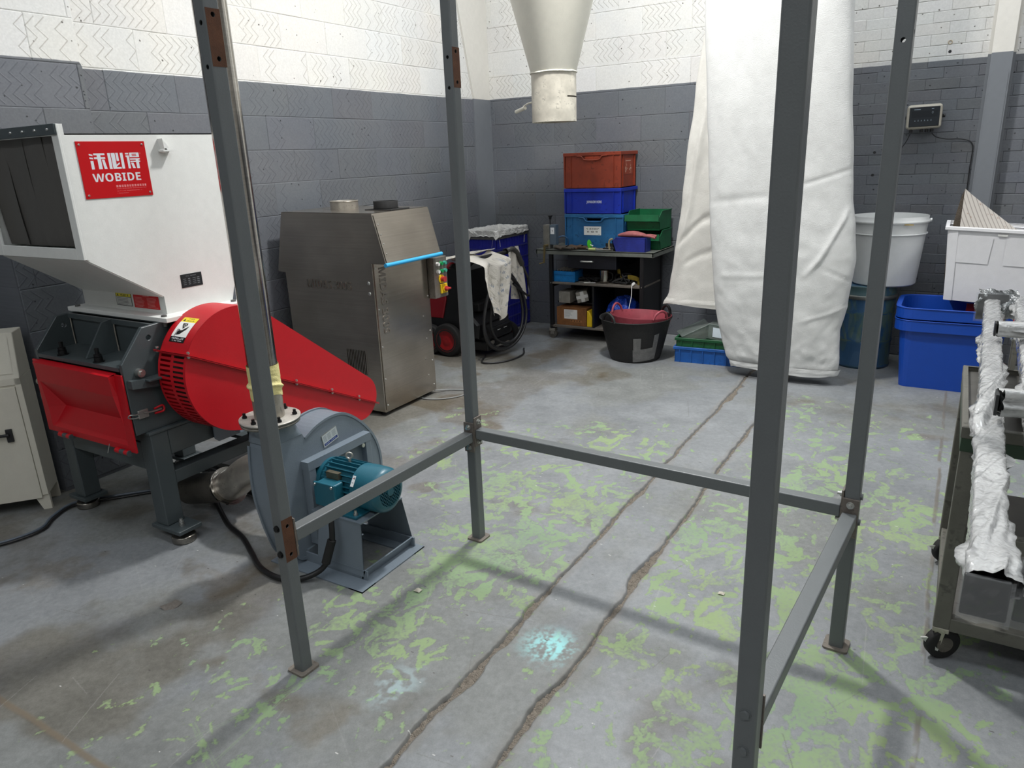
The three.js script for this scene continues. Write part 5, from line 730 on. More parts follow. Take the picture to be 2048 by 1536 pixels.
  part('knob', [CY(V(0.928, 1.085, 0.49), V(0.928, 1.14, 0.49), 0.006), LA([[0, 0], [0.012, 0], [0.014, 0.02], [0.024, 0.03], [0.024, 0.036], [0, 0.036]], 0.928, 1.135, 0.49, 20)], M.black, d); part('lever', [EX([[0.895, 0.735], [0.912, 0.735], [0.925, 0.905], [0.905, 0.905]], 'z', 0.585, 0.592), CY(V(0.913, 0.895, 0.53), V(0.913, 0.895, 0.594), 0.012), CY(V(0.9, 0.738, 0.592), V(0.86, 0.728, 0.6), 0.005)], mat('brass', 0x8a7a52, 0.4, 0.6), d);
  single('wire_coil', 'small blue steel coil standing behind the gloves on the trolley', 'coil', new THREE.TorusGeometry(0.055, 0.005, 8, 30).rotateY(0.5).translate(1.03, 0.92, 0.44), mat('blue wire', 0x4a6f96, 0.35, 0.5), [1.03, 0.862, 0.44]);
  const gl = mat('glove grey', 0x5d564e, 0.9, 0, { map: clone(grimy, 8), bump: 0.003, bumpRep: 12 });
  const glove = (label, x, z, tn, m) => { const q = thing('work_glove', label, 'glove', [x, 0.862, z], 'gloves on the trolley'); q.rotation.y = tn; part('palm', grid(20, 12, (u, v) => { const a = v * Math.PI * 2; return [u * 0.13, 0.02 + (0.016 + 0.004 * Math.sin(u * 9)) * Math.cos(a), 0.045 * Math.sin(a) * (0.85 + 0.2 * u)]; }), m, q, { local: true }); for (let k = 0; k < 4; k++) part('finger', TU([[0.12, 0.018, -0.032 + k * 0.021], [0.16, 0.016, -0.035 + k * 0.023], [0.19 + (k % 3) * 0.008, 0.011, -0.036 + k * 0.024]], 0.0105, 14, 8), m, q, { local: true }); part('thumb', TU([[0.05, 0.018, 0.035], [0.085, 0.016, 0.06], [0.11, 0.012, 0.07]], 0.011, 12, 8), m, q, { local: true }); };
  glove('grey knitted work glove beside the lever press', 1.0, 0.53, -0.05, gl); glove('brown leather work glove pointing at the green brush', 1.12, 0.482, 0.1, mat('glove brown', 0x6b5541, 0.85, 0, { map: clone(grimy, 6) }));
  const br = thing('green_brush', 'small bright green round brush standing among tools', 'brush', [1.345, 0.862, 0.52]); part('disc', LA([[0, -0.004], [0.03, -0.004], [0.042, 0.0], [0.046, 0.006], [0, 0.012]], 0, 0, 0, 20).rotateZ(-1.35).translate(1.345, 0.91, 0.52), mat('lime', 0x5fdc2a, 0.5), br); part('stem', CY(V(1.35, 0.91, 0.52), V(1.385, 0.9, 0.52), 0.006), M.white, br);
  const tool = (label, m, pts, r, m2, len) => { const q = thing('hand_tool', label, 'tool', pts[0], 'tools on the trolley'); part('shaft', TU(pts, r, 12, 8), m, q); const e = V(...pts[0]), dn = V(...pts[1]).sub(e).normalize(); part('grip', CY(e.clone().addScaledVector(dn, -len), e, r * 1.9, r * 1.7, 12), m2, q); };
  tool('chrome bar with a pale yellow grip lying on the tray', M.chrome, [[1.42, 0.873, 0.548], [1.5, 0.872, 0.552], [1.6, 0.872, 0.555]], 0.006, mat('pale yellow', 0xcfd98a, 0.5), 0.07);
  tool('chrome spanner with brown grip behind the green brush', M.chrome, [[1.26, 0.876, 0.5], [1.34, 0.874, 0.505], [1.44, 0.874, 0.51]], 0.006, mat('glove brown'), 0.08);
  tool('steel rod with a brown wooden grip beside the black tool case', M.chrome, [[1.4, 0.874, 0.49], [1.44, 0.873, 0.49], [1.48, 0.873, 0.49]], 0.006, mat('wood grip', 0x8d7c62, 0.6), 0.05);
  const tc = thing('tool_case', 'open black socket case lying on the grey tray', 'case', [1.55, 0.862, 0.5]); part('case', [B(1.48, 1.61, 0.863, 0.885, 0.455, 0.525, 0.004), B(1.48, 1.61, 0.865, 0.92, 0.448, 0.455)], M.black, tc); for (let k = 0; k < 5; k++) part('socket', CY(V(1.5 + k * 0.023, 0.885, 0.495), V(1.5 + k * 0.023, 0.893, 0.495), 0.008), M.zinc, tc);
  single('wooden_hook', 'pale curved hook hanging against the small violet blue bin', 'hook', TU([[1.6, 0.975, 0.57], [1.575, 0.965, 0.575], [1.565, 0.93, 0.575], [1.57, 0.88, 0.572]], 0.009, 30, 8), mat('hook beige', 0x9a8f70, 0.6), [1.57, 0.87, 0.57]);
}
// on the trolley shelves
{
  const bb = thing('storage_box', 'bright blue plastic box on the trolley middle shelf', 'box', [1.1, 0.554, 0.46]), m = mat('box blue', 0x1283d4, 0.45, 0, { map: clone(grimy, 4) });
  part('shell', [B(0.975, 1.2, 0.554, 0.655, 0.525, 0.53), B(0.975, 1.2, 0.554, 0.655, 0.35, 0.355), B(0.975, 0.98, 0.554, 0.655, 0.35, 0.53), B(1.195, 1.2, 0.554, 0.655, 0.35, 0.53), B(0.975, 1.2, 0.554, 0.56, 0.35, 0.53)], m, bb); part('rib', B(0.985, 1.19, 0.622, 0.628, 0.53, 0.534), m, bb);
  single('spring_scrap', 'grey metal odds and ends filling the bright blue box', 'scrap', [0, 1, 2, 3, 4, 5].map((k) => CY(V(0.99 + k * 0.03, 0.655, 0.48), V(1.03 + k * 0.03, 0.668, 0.4), 0.01)), M.castSteel, [1.08, 0.63, 0.44]);
  const mug = thing('metal_mug', 'shiny steel mug on the trolley middle shelf', 'mug', [1.475, 0.554, 0.46]); part('cup', LA([[0, 0], [0.045, 0], [0.047, 0.02], [0.047, 0.12], [0.043, 0.12], [0.043, 0.006], [0, 0.006]], 1.475, 0.554, 0.46, 28), M.chrome, mug); part('handle', TU([[1.52, 0.655, 0.46], [1.552, 0.64, 0.465], [1.55, 0.59, 0.465], [1.52, 0.575, 0.46]], 0.006, 20, 8), M.blackRub, mug);
  seed = 17; const tang = (x0, x1, z0, z1, y0, h, n, r) => { const p = []; for (let k = 0; k < n; k++) p.push([rr(x0, x1), y0 + r + rnd() * h, rr(z0, z1)]); return TU(p, r, n * 10, 6); };
  single('cable_bundle', 'tangled black cables heaped beside the steel mug', 'cables', tang(1.55, 1.75, 0.35, 0.52, 0.553, 0.08, 34, 0.009), M.blackRub, [1.65, 0.554, 0.44]);
  single('cable_bundle', 'loose black cables lying between blue box and steel mug', 'cables', tang(1.22, 1.42, 0.35, 0.5, 0.553, 0.035, 22, 0.007), M.blackRub, [1.32, 0.554, 0.42]);
  single('yellow_strap', 'mustard yellow strap crumpled on the black cables', 'strap', grid(60, 4, (u, v) => [1.6 + u * 0.24 + 0.02 * Math.sin(u * 19), 0.63 + 0.045 * Math.sin(u * 11 + 1) * (1 - u * 0.7) - 0.055 * u + (v - 0.5) * 0.045, 0.46 + 0.03 * Math.sin(u * 14) + (v - 0.5) * 0.012]), mat('strap yellow', 0x8f7c22, 0.8, 0, { map: clone(grimy, 8) }), [1.72, 0.56, 0.46]);
  single('silver_scissors', 'small open pair of steel scissors on the middle shelf', 'scissors', [TU([[1.24, 0.56, 0.53], [1.3, 0.562, 0.535], [1.36, 0.566, 0.53]], 0.005, 10, 6), TU([[1.3, 0.558, 0.545], [1.36, 0.56, 0.54], [1.41, 0.562, 0.53]], 0.005, 10, 6)], M.zinc, [1.32, 0.554, 0.53]);
  single('white_carton', 'plain pale grey carton on the small inner shelf', 'carton', B(1.01, 1.13, 0.346, 0.455, 0.3, 0.5, 0.002), mat('carton grey', 0xa9a7a0, 0.7, 0, { map: clone(grimy, 5) }), [1.07, 0.346, 0.4]);
  { const t = thing('white_carton', 'tilted carton with a shiny taped end on the inner shelf', 'carton', [1.235, 0.361, 0.4]); t.rotation.set(0, 0.35, 0.22); part('carton', B(-0.055, 0.055, 0.005, 0.105, -0.1, 0.1, 0.002), mat('carton grey'), t, { local: true }); part('tape', [B(-0.056, 0.056, 0.04, 0.07, 0.1, 0.1012), B(-0.015, 0.02, 0.004, 0.106, 0.1, 0.101)], mat('clear tape', 0xd6d4d0, 0.2, 0.1), t, { local: true }); }
  const cb = thing('cardboard_box', 'brown cardboard box with white label on the bottom shelf', 'box', [1.17, 0.136, 0.4]), cm = mat('cardboard', 0x9b673a, 0.8, 0, { map: clone(grimy, 3) });
  part('carton', [B(1.0, 1.315, 0.136, 0.305, 0.28, 0.53, 0.002)], cm, cb); part('flap', EX([[1.0, 0.305], [1.315, 0.305], [1.315, 0.308], [1.0, 0.308]], 'z', 0.4, 0.532), cm, cb); part('shipping_label', decalZ(1.08, 1.22, 0.2, 0.29, 0.5312), printed('ship label', canvasTex(128, 96, (c, w, h) => { c.fillStyle = '#e2e0dc'; c.fillRect(0, 0, w, h); c.fillStyle = '#777'; for (let k = 0; k < 7; k++) c.fillRect(8, 10 + k * 11, rr(40, 108), 3); }), 0.7), cb, { keepUV: true, label: 'white shipping label' }); part('printed_marks', decalZ(1.15, 1.27, 0.17, 0.192, 0.5313), printed('box marks', canvasTex(128, 32, (c, w, h) => { c.fillStyle = '#9b673a'; c.fillRect(0, 0, w, h); c.fillStyle = '#2a1a10'; for (let k = 0; k < 4; k++) { c.fillRect(8 + k * 30, 6, 6, 20); c.fillRect(4 + k * 30, 6, 16, 4); } }), 0.8), cb, { keepUV: true });
  single('yellow_canister', 'yellow plastic canister beside the cardboard box', 'canister', EX([[1.322, 0.136], [1.376, 0.136], [1.382, 0.22], [1.345, 0.285], [1.325, 0.29]], 'z', 0.4, 0.54, 0.006), M.yellow, [1.35, 0.136, 0.47]);
  single('blue_sack', 'crumpled blue plastic sack on the bottom shelf', 'sack', grid(40, 26, (u, v) => { const a = u * Math.PI * 2, n = fbm(Math.cos(a) * 2 + 5, v * 6 + Math.sin(a) * 2, 4, 870), r = Math.sin(Math.min(1, v * 1.05) * Math.PI * 0.5 + 0.0) , k = Math.pow(Math.cos(v * Math.PI / 2), 0.45); return [1.63 + Math.cos(a) * 0.19 * k * (0.8 + 0.4 * n), 0.14 + 0.27 * v * (0.75 + 0.5 * n), 0.36 + Math.sin(a) * 0.17 * k * (0.8 + 0.4 * n)]; }, true), mat('sack blue', 0x1c46b4, 0.3, 0, { bump: 0.008, bumpRep: 4 }), [1.63, 0.14, 0.36]);
  { const t = thing('charging_cable', 'thin white cable hanging from the middle shelf into the tub', 'cable', [1.79, 0.3, 0.6]); part('cable', TU([[1.79, 0.575, 0.54], [1.79, 0.56, 0.575], [1.795, 0.47, 0.6], [1.788, 0.38, 0.63], [1.8, 0.3, 0.68]], 0.0032, 40, 8), M.white, t);
  part('plug', CY(V(1.79, 0.572, 0.53), V(1.79, 0.572, 0.552), 0.016, 0.013, 14), M.white, t); }
}
// ---------------------------------------------------------------- tubs on the floor by the trolley
{
  const cx = 1.955, cz = 0.9, t = thing('rubber_tub', 'black flexible rubber tub patched with grey tape', 'tub', [cx, 0, cz]), bk = mat('tub black', 0x1d1d1e, 0.62, 0, { map: clone(grimy, 1.7), bump: 0.0015 });
  const rad = (y) => 0.215 + 0.085 * Math.pow(y / 0.36, 0.9);
  part('shell', LA([[0, 0.002], [0.2, 0], [0.215, 0.008], ...[0.1, 0.2, 0.3, 0.352].map((y) => [rad(y), y]), [0.31, 0.356], [0.309, 0.364], [0.295, 0.362], ...[0.3, 0.2, 0.1, 0.012].map((y) => [rad(y) - 0.008, y]), [0, 0.01]], cx, 0, cz, 56), bk, t);
  const hd = (a0, name) => { const p = []; for (let k = 0; k <= 10; k++) { const f = k / 10, a = a0 + (f - 0.5) * 0.52, h = 0.075 * Math.pow(Math.sin(f * Math.PI), 0.55); p.push([cx + Math.cos(a) * 0.302, 0.352 + h, cz + Math.sin(a) * 0.302]); } part(name, TU(p, 0.012, 40, 8), bk, t); };
  hd(2.05, 'handle'); hd(2.05 + Math.PI + 0.25, 'handle');
  const tp = mat('duct tape', 0x87898a, 0.42, 0.15, { map: clone(grimy, 5), bump: 0.002, bumpRep: 6 });
  const patch = (a0, a1, y0, y1, s) => part('tape_patch', grid(16, 10, (u, v) => { const a = a0 + (a1 - a0) * u, y = y0 + (y1 - y0) * v + s * u, r = rad(Math.max(0, y)) + 0.0025; return [cx + Math.cos(a) * r, y, cz + Math.sin(a) * r]; }), tp, t, { label: 'grey duct tape patch' });
  patch(1.28, 0.42, 0.012, 0.125, 0.02); patch(1.26, 1.02, 0.12, 0.23, 0); patch(0.6, 0.42, 0.13, 0.25, 0.01);
  const p = thing('pink_tub', 'dusty pink rubber tub nested inside the black tub', 'tub', [cx + 0.03, 0.04, cz - 0.0]), pk = mat('tub pink', 0xb4505f, 0.6, 0, { map: clone(grimy, 1.8) });
  const tiltG = (g) => g.translate(-cx, 0, -cz).scale(0.86, 0.95, 0.86).rotateZ(-0.03).rotateX(-0.06).translate(cx + 0.03, 0.03, cz - 0.0);
  part('shell', tiltG(LA([[0, 0.012], [0.2, 0.01], ...[0.1, 0.2, 0.3, 0.36].map((y) => [rad(y), y]), [0.306, 0.372], [0.298, 0.372], ...[0.3, 0.2, 0.1, 0.02].map((y) => [rad(y) - 0.008, y]), [0, 0.018]], cx, 0, cz, 48)), pk, p);
  const hp = (a0) => { const q = []; for (let k = 0; k <= 10; k++) { const f = k / 10, a = a0 + (f - 0.5) * 0.6, h = 0.075 * Math.pow(Math.sin(f * Math.PI), 0.6); q.push([cx + Math.cos(a) * 0.3, 0.36 + h, cz + Math.sin(a) * 0.3]); } part('handle', tiltG(TU(q, 0.011, 36, 8)), pk, p); }; hp(3.35); hp(0.5);
  const tray = (name, label, x0, x1, y0, y1, z0, z1, col, turn) => { const q = thing(name, label, 'tray', [(x0 + x1) / 2, y0, (z0 + z1) / 2]); q.rotation.y = turn; const m = mat('tray ' + col, col, 0.5, 0, { map: clone(grimy, 2) }), w = (x1 - x0) / 2, d = (z1 - z0) / 2, h = y1 - y0, L = { local: true }; part('shell', [B(-w + 0.01, w - 0.01, 0, 0.006, -d + 0.01, d - 0.01), B(-w + 0.012, w - 0.012, 0, h, d - 0.018, d - 0.012), B(-w + 0.012, w - 0.012, 0, h, -d + 0.012, -d + 0.018), B(-w + 0.012, -w + 0.018, 0, h, -d + 0.012, d - 0.012), B(w - 0.018, w - 0.012, 0, h, -d + 0.012, d - 0.012)], m, q, L); part('rim', EX([[-w, -d], [w, -d], [w, d], [-w, d]], 'y', h - 0.025, h, 0.003, [[[-w + 0.016, -d + 0.016], [w - 0.016, -d + 0.016], [w - 0.016, d - 0.016], [-w + 0.016, d - 0.016]]]), m, q, L); for (let k = 0; k < 6; k++) part('rib', B(-w + 0.05 + k * (2 * w - 0.11) / 5, -w + 0.06 + k * (2 * w - 0.11) / 5, 0.005, h - 0.024, d - 0.013, d - 0.003), m, q, L); return q; };
  tray('blue_tray', 'mid blue shallow plastic crate on the floor beside the black tub', 2.29, 2.88, 0, 0.135, 0.52, 0.9, 0x1566c4, 0.06);
  tray('green_tray', 'dark green shallow tray stacked on the blue crate', 2.30, 2.87, 0.1365, 0.212, 0.52, 0.9, 0x0a5f33, 0.06);
  const cl = new THREE.MeshPhysicalMaterial({ color: 0xd9e2dd, roughness: 0.12, transmission: 0.85, thickness: 0, side: THREE.DoubleSide }), sd = mat('parts brown', 0x7d7266, 0.8, 0, { map: clone(grimy, 8) });
  const clear = (label, x, y, z, ry, rz, w, h, d) => { const q = thing('clear_box', label, 'box', [x, y, z]); q.rotation.set(0, ry, rz); part('shell', [B(-w, w, 0, h, d - 0.004, d), B(-w, w, 0, h, -d, -d + 0.004), B(-w, -w + 0.004, 0, h, -d, d), B(w - 0.004, w, 0, h, -d, d), B(-w, w, 0, 0.004, -d, d), B(-w - 0.006, w + 0.006, h, h + 0.008, -d - 0.006, d + 0.006, 0.003)], cl, q, { local: true }); return q; };
  const c1 = clear('clear plastic box with brown contents leaning in the green tray', 2.45, 0.17, 0.72, 0.5, 0.42, 0.12, 0.1, 0.1); part('contents', B(-0.1, 0.1, 0.006, 0.045, -0.085, 0.085, 0.01), sd, c1, { local: true });
  const c2 = clear('clear plastic box with white label in the green tray', 2.69, 0.2, 0.72, -0.15, -0.05, 0.11, 0.12, 0.12); part('label', decalZ(-0.07, 0.07, 0.02, 0.1, 0.1215), printed('clear label', canvasTex(96, 64, (c, w, h) => { c.fillStyle = '#dce8f0'; c.fillRect(0, 0, w, h); c.fillStyle = '#1a2c6a'; c.fillRect(52, 14, 26, 34); }), 0.5), c2, { keepUV: true, local: true });
}
// ---------------------------------------------------------------- hanging filter bag, cyclone cone
{
  const cloth = new THREE.MeshPhysicalMaterial({ color: 0xe6e7e6, map: clone(fabricTex, 2), roughness: 0.85, side: THREE.DoubleSide, bumpMap: clone(relief, 9), bumpScale: 0.0012 });
  const curve = (rows) => (y) => { for (let k = 0; k < rows.length - 1; k++) if (y <= rows[k][0] && y >= rows[k + 1][0]) { const f = (rows[k][0] - y) / (rows[k][0] - rows[k + 1][0]), s = f * f * (3 - 2 * f); return rows[k].map((v, i) => v + (rows[k + 1][i] - v) * (0.5 * f + 0.5 * s)); } return y > rows[0][0] ? rows[0] : rows[rows.length - 1]; };
  const tubeOf = (rows, nu, nv, fold, sd) => { const c = curve(rows), y0 = rows[0][0], y1 = rows[rows.length - 1][0]; return grid(nu, nv, (u, v) => { const y = y0 + (y1 - y0) * v, [, xl, xr, zc, dp] = c(y), a = u * Math.PI * 2, ca = Math.cos(a), sa = Math.sin(a); const f = fold(u, v, a), x = (xl + xr) / 2 + Math.sign(ca) * Math.pow(Math.abs(ca), 0.72) * (xr - xl) / 2, z = zc + Math.sign(sa) * Math.pow(Math.abs(sa), 0.8) * dp; return [x + ca * f * 0.5, y + 0.012 * Math.sin(a * 3 + 1) * smooth(0.9, 1, v), z + sa * f]; }, true); };
  const t = thing('filter_bag', 'large white cloth filter bag hanging from a ring near the tubs', 'bag', [3.1, 0.09, 1.1]);
  // y, left, right, centre z, half depth
  const main = [[3.6, 2.5, 3.46, 1.080, 0.158], [2.6, 2.525, 3.49, 1.080, 0.144], [2.05, 2.56, 3.53, 1.080, 0.130], [1.6, 2.59, 3.575, 1.080, 0.115], [1.35, 2.606, 3.595, 1.080, 0.115], [1.15, 2.62, 3.63, 1.080, 0.122], [0.93, 2.645, 3.655, 1.080, 0.130], [0.74, 2.665, 3.64, 1.080, 0.130], [0.6, 2.68, 3.63, 1.080, 0.122], [0.42, 2.71, 3.6, 1.080, 0.115], [0.27, 2.75, 3.605, 1.080, 0.101], [0.16, 2.79, 3.61, 1.080, 0.086], [0.11, 2.83, 3.605, 1.080, 0.072], [0.085, 2.84, 3.59, 1.080, 0.065]];
  const crease = (x, y, x0, y0, ang, w, L) => { const dx = x - x0, dy = y - y0, s = dx * Math.cos(ang) + dy * Math.sin(ang), n = -dx * Math.sin(ang) + dy * Math.cos(ang); return Math.exp(-n * n / (w * w)) * smooth(L, L * 0.5, Math.abs(s)); };
  part('bag', tubeOf(main, 180, 260, (u, v, a) => { const y = 3.6 + (0.085 - 3.6) * v, x = 3.1 + Math.cos(a) * 0.5, low = smooth(1.7, 0.5, y);
    let f = 0.012 * (fbm(Math.cos(a) * 2 + 3, v * 7 + Math.sin(a), 4, 900) - 0.5) + 0.008 * smooth(2.4, 1.2, y) * (fbm(x * 14 + y * 3, y * 10, 3, 905) - 0.5) + 0.026 * low * (fbm(x * 4, y * 5 + Math.sin(a), 3, 910) - 0.5) + 0.03 * smooth(0.5, 0.1, y) * (fbm(x * 9, y * 12, 3, 920) - 0.5);
    if (Math.sin(a) > -0.1) f += -0.0071 * crease(x, y, 3.42, 1.5, 0.25, 0.0138, 0.25) + 0.0150 * crease(x, y, 3.4, 1.05, 0.95, 0.0193, 0.35) - 0.0081 * crease(x, y, 3.5, 0.82, -0.35, 0.0110, 0.18) + 0.0063 * crease(x, y, 3.45, 0.55, 0.3, 0.0165, 0.25) - 0.0063 * crease(x, y, 2.85, 1.35, 0.1, 0.0275, 0.3) + 0.0054 * crease(x, y, 2.9, 0.8, 0.05, 0.0220, 0.25) - 0.0054 * crease(x, y, 3.03, 1.6, 1.57, 0.0165, 1.0);
    return f; }), cloth, t);
  part('hem', tubeOf([[0.125, 2.815, 3.625, 1.08, 0.09], [0.1, 2.82, 3.62, 1.08, 0.09], [0.075, 2.83, 3.61, 1.08, 0.085]], 120, 10, (u, v, a) => 0.008 * (fbm(u * 40, v * 3, 2, 930, 40) - 0.5), 1), cloth, t);
  const flap = [[3.6, 2.42, 2.6, 0.74, 0.05], [2.7, 2.44, 2.66, 0.75, 0.05], [2.1, 2.365, 2.7, 0.76, 0.05], [1.62, 2.315, 2.72, 0.76, 0.055], [1.34, 2.29, 2.73, 0.76, 0.055], [0.88, 2.24, 2.76, 0.76, 0.05], [0.58, 2.2, 2.8, 0.76, 0.05], [0.5, 2.17, 2.82, 0.76, 0.055], [0.47, 2.16, 2.82, 0.76, 0.06]];
  const s = thing('filter_bag', 'narrower stained white cloth bag hanging behind the large one', 'bag', [2.5, 0.47, 0.76]);
  const cloth2 = new THREE.MeshPhysicalMaterial({ color: 0xe4e2dc, map: clone(fabricTex, 2), roughness: 0.85, side: THREE.DoubleSide, bumpMap: clone(relief, 9), bumpScale: 0.0012 });
  part('bag', tubeOf(flap, 90, 130, (u, v, a) => { const y = 3.6 - 3.13 * v, x = 2.5 + Math.cos(a) * 0.25; return 0.03 * (fbm(x * 5, y * 4, 4, 940) - 0.5) - 0.018 * crease(x, y, 2.42, 1.1, 0.8, 0.02, 0.25) + 0.02 * crease(x, y, 2.38, 1.4, 1.45, 0.03, 0.9) - 0.012 * crease(x, y, 2.5, 0.9, 0.6, 0.02, 0.2); }, 1), cloth2, s);
  part('hem', tubeOf([[0.52, 2.18, 2.82, 0.76, 0.062], [0.49, 2.16, 2.83, 0.76, 0.068], [0.465, 2.15, 2.83, 0.76, 0.066]], 90, 8, (u, v, a) => 0.006 * (fbm(u * 30, v * 3, 2, 950, 30) - 0.5), 1), cloth2, s);
  for (const [q, x, z, r] of [[t, 2.98, 1.08, 0.46], [s, 2.51, 0.74, 0.09]]) { part('hoop', new THREE.TorusGeometry(r, 0.012, 8, 40).rotateX(Math.PI / 2).scale(1, 1, q === t ? 0.36 : 0.6).translate(x, 3.6, z), M.zinc, q); part('lid', LA([[0, 0.006], [r, 0.006], [r, -0.004], [0, -0.004]], 0, 0, 0, 36).scale(1, 1, q === t ? 0.36 : 0.6).translate(x, 3.602, z), M.zinc, q); for (const k of [-0.7, 0.7]) part('hanger', CY(V(x + k * r, 3.6, z), V(x + k * r, CEIL, z), 0.006, 0.006, 8), M.zinc, q); }

  const c = thing('cyclone_cone', 'cream painted steel cone with a short scuffed outlet spout', 'cone', [1.78, 1.925, 2.0]);
  part('cone', LA([[0.152, 2.235], [0.275, 2.69], [0.33, 2.9], [0.33, 3.2]], 1.78, 0, 2.0, 64), M.cone, c);
  { const wall = (y0, y1, a0, a1, n) => [0.1515, 0.147].map((r) => grid(n, 1, (u, v) => { const a = a0 + (a1 - a0) * u; return [1.78 + Math.cos(a) * r, y0 + (y1 - y0) * v, 2.0 + Math.sin(a) * r]; })); const ring = LA([[0.147, 1.925], [0.1515, 1.925]], 1.78, 0, 2.0, 64);
    part('spout', [...wall(1.925, 2.0755, 0, Math.PI * 2, 64), ...wall(2.0755, 2.0845, 0.47, Math.PI * 2 - 0.47, 56), ...wall(2.0845, 2.24, 0, Math.PI * 2, 64), ring], mat('spout cream', 0xeeebdf, 0.42, 0, { map: clone(grimy, 2.6) }), c); }
  part('weld_bead', grid(120, 8, (u, v) => { const a = u * Math.PI * 2, b = v * Math.PI * 2, r = 0.0055 + 0.002 * noise(u * 90, 1, 960, 90); return [1.78 + Math.cos(a) * (0.153 + r * Math.cos(b)), 2.236 + 0.004 * (noise(u * 40, 2, 961, 40) - 0.5) + r * Math.sin(b), 2.0 + Math.sin(a) * (0.153 + r * Math.cos(b))]; }), M.cone, c);
  part('valve_handle', [TU([[1.64, 2.065, 2.0], [1.57, 2.06, 1.98], [1.5, 2.045, 1.93]], 0.006, 24, 8), CY(V(1.52, 2.036, 1.94), V(1.42, 2.015, 1.9), 0.013, 0.013, 12)], M.cone, c);
  part('hanger', CY(V(1.5, 3.18, 2.0), V(1.5, CEIL, 2.0), 0.01), M.zinc, c); part('hanger', CY(V(2.06, 3.18, 2.0), V(2.06, CEIL, 2.0), 0.01), M.zinc, c); part('lid', LA([[0, 3.2], [0.33, 3.2]], 1.78, 0, 2.0, 48), M.cone, c);
}
// ---------------------------------------------------------------- weighing meter on the wall
{
  const t = thing('weighing_meter', 'small grey meter with dark display mounted on the brick wall', 'meter', [3.92, 1.88, 0.08]); t.rotation.set(0.0, 0.1, 0.02); const L = { local: true };
  part('housing', B(-0.118, 0.118, -0.088, 0.088, -0.03, 0.025, 0.022), mat('meter rim', 0xb8b3a6, 0.45), t, L);
  part('face', new RoundedBoxGeometry(0.2, 0.14, 0.006, 2, 0.003).translate(0, 0, 0.025), M.black, t, L);
  part('display', quad([-0.097, -0.067, 0.0286], [0.097, -0.067, 0.0286], [0.097, 0.067, 0.0286], [-0.097, 0.067, 0.0286]), printed('meter face', canvasTex(256, 180, (g, w, h) => { g.fillStyle = '#23282e'; g.fillRect(0, 0, w, h); g.fillStyle = '#1b2026'; g.fillRect(16, 34, w - 32, 62); g.strokeStyle = '#7d8a92'; g.lineWidth = 3; g.font = 'bold 30px monospace'; g.fillStyle = '#6f7b82'; g.fillText('0', 188, 64); g.fillStyle = '#9fb0bb'; g.font = '11px sans-serif'; g.fillRect(34, 16, 56, 5); g.fillRect(186, 16, 20, 5); for (let k = 0; k < 6; k++) { g.fillRect(44 + k * 28, 128, 9, 3); g.fillRect(47 + k * 28, 120 - (k % 2) * 3, 3, 10); } }), 0.15), t, { keepUV: true, local: true });
  part('wall_bracket', [B(-0.03, 0.03, -0.04, 0.04, -0.079, -0.028), B(-0.135, 0.135, -0.012, 0.012, -0.05, -0.03)], M.black, t, L);
  for (const x of [-0.128, 0.128]) part('side_knob', CY(V(x, 0, -0.02), V(x + Math.sign(x) * 0.012, 0, -0.02), 0.012), M.black, t, L);
  for (const x of [-0.08, -0.01, 0.025, 0.06]) part('cable_gland', CY(V(x, -0.086, -0.005), V(x, -0.11, -0.005), 0.011), M.black, t, L);
  single('meter_cable', 'thin black cable running from the meter to the wall stanchion', 'cable', TU([[3.985, 1.76, 0.08], [4.01, 1.735, 0.06], [4.08, 1.715, 0.03], [4.18, 1.71, 0.02], [4.24, 1.69, 0.018], [4.26, 1.66, 0.018], [4.262, 1.5, 0.016], [4.265, 1.3, 0.015], [4.27, 1.0, 0.014]], 0.004, 90, 6), M.black, [4.12, 1.0, 0.03]);
  single('meter_cable', 'thin black cable hanging steeply from the meter past the post', 'cable', TU([[3.84, 1.76, 0.08], [3.82, 1.71, 0.07], [3.77, 1.62, 0.04], [3.73, 1.5, 0.025], [3.7, 1.2, 0.015], [3.69, 0.8, 0.012]], 0.0035, 60, 6), M.black, [3.77, 0.8, 0.04]);
}
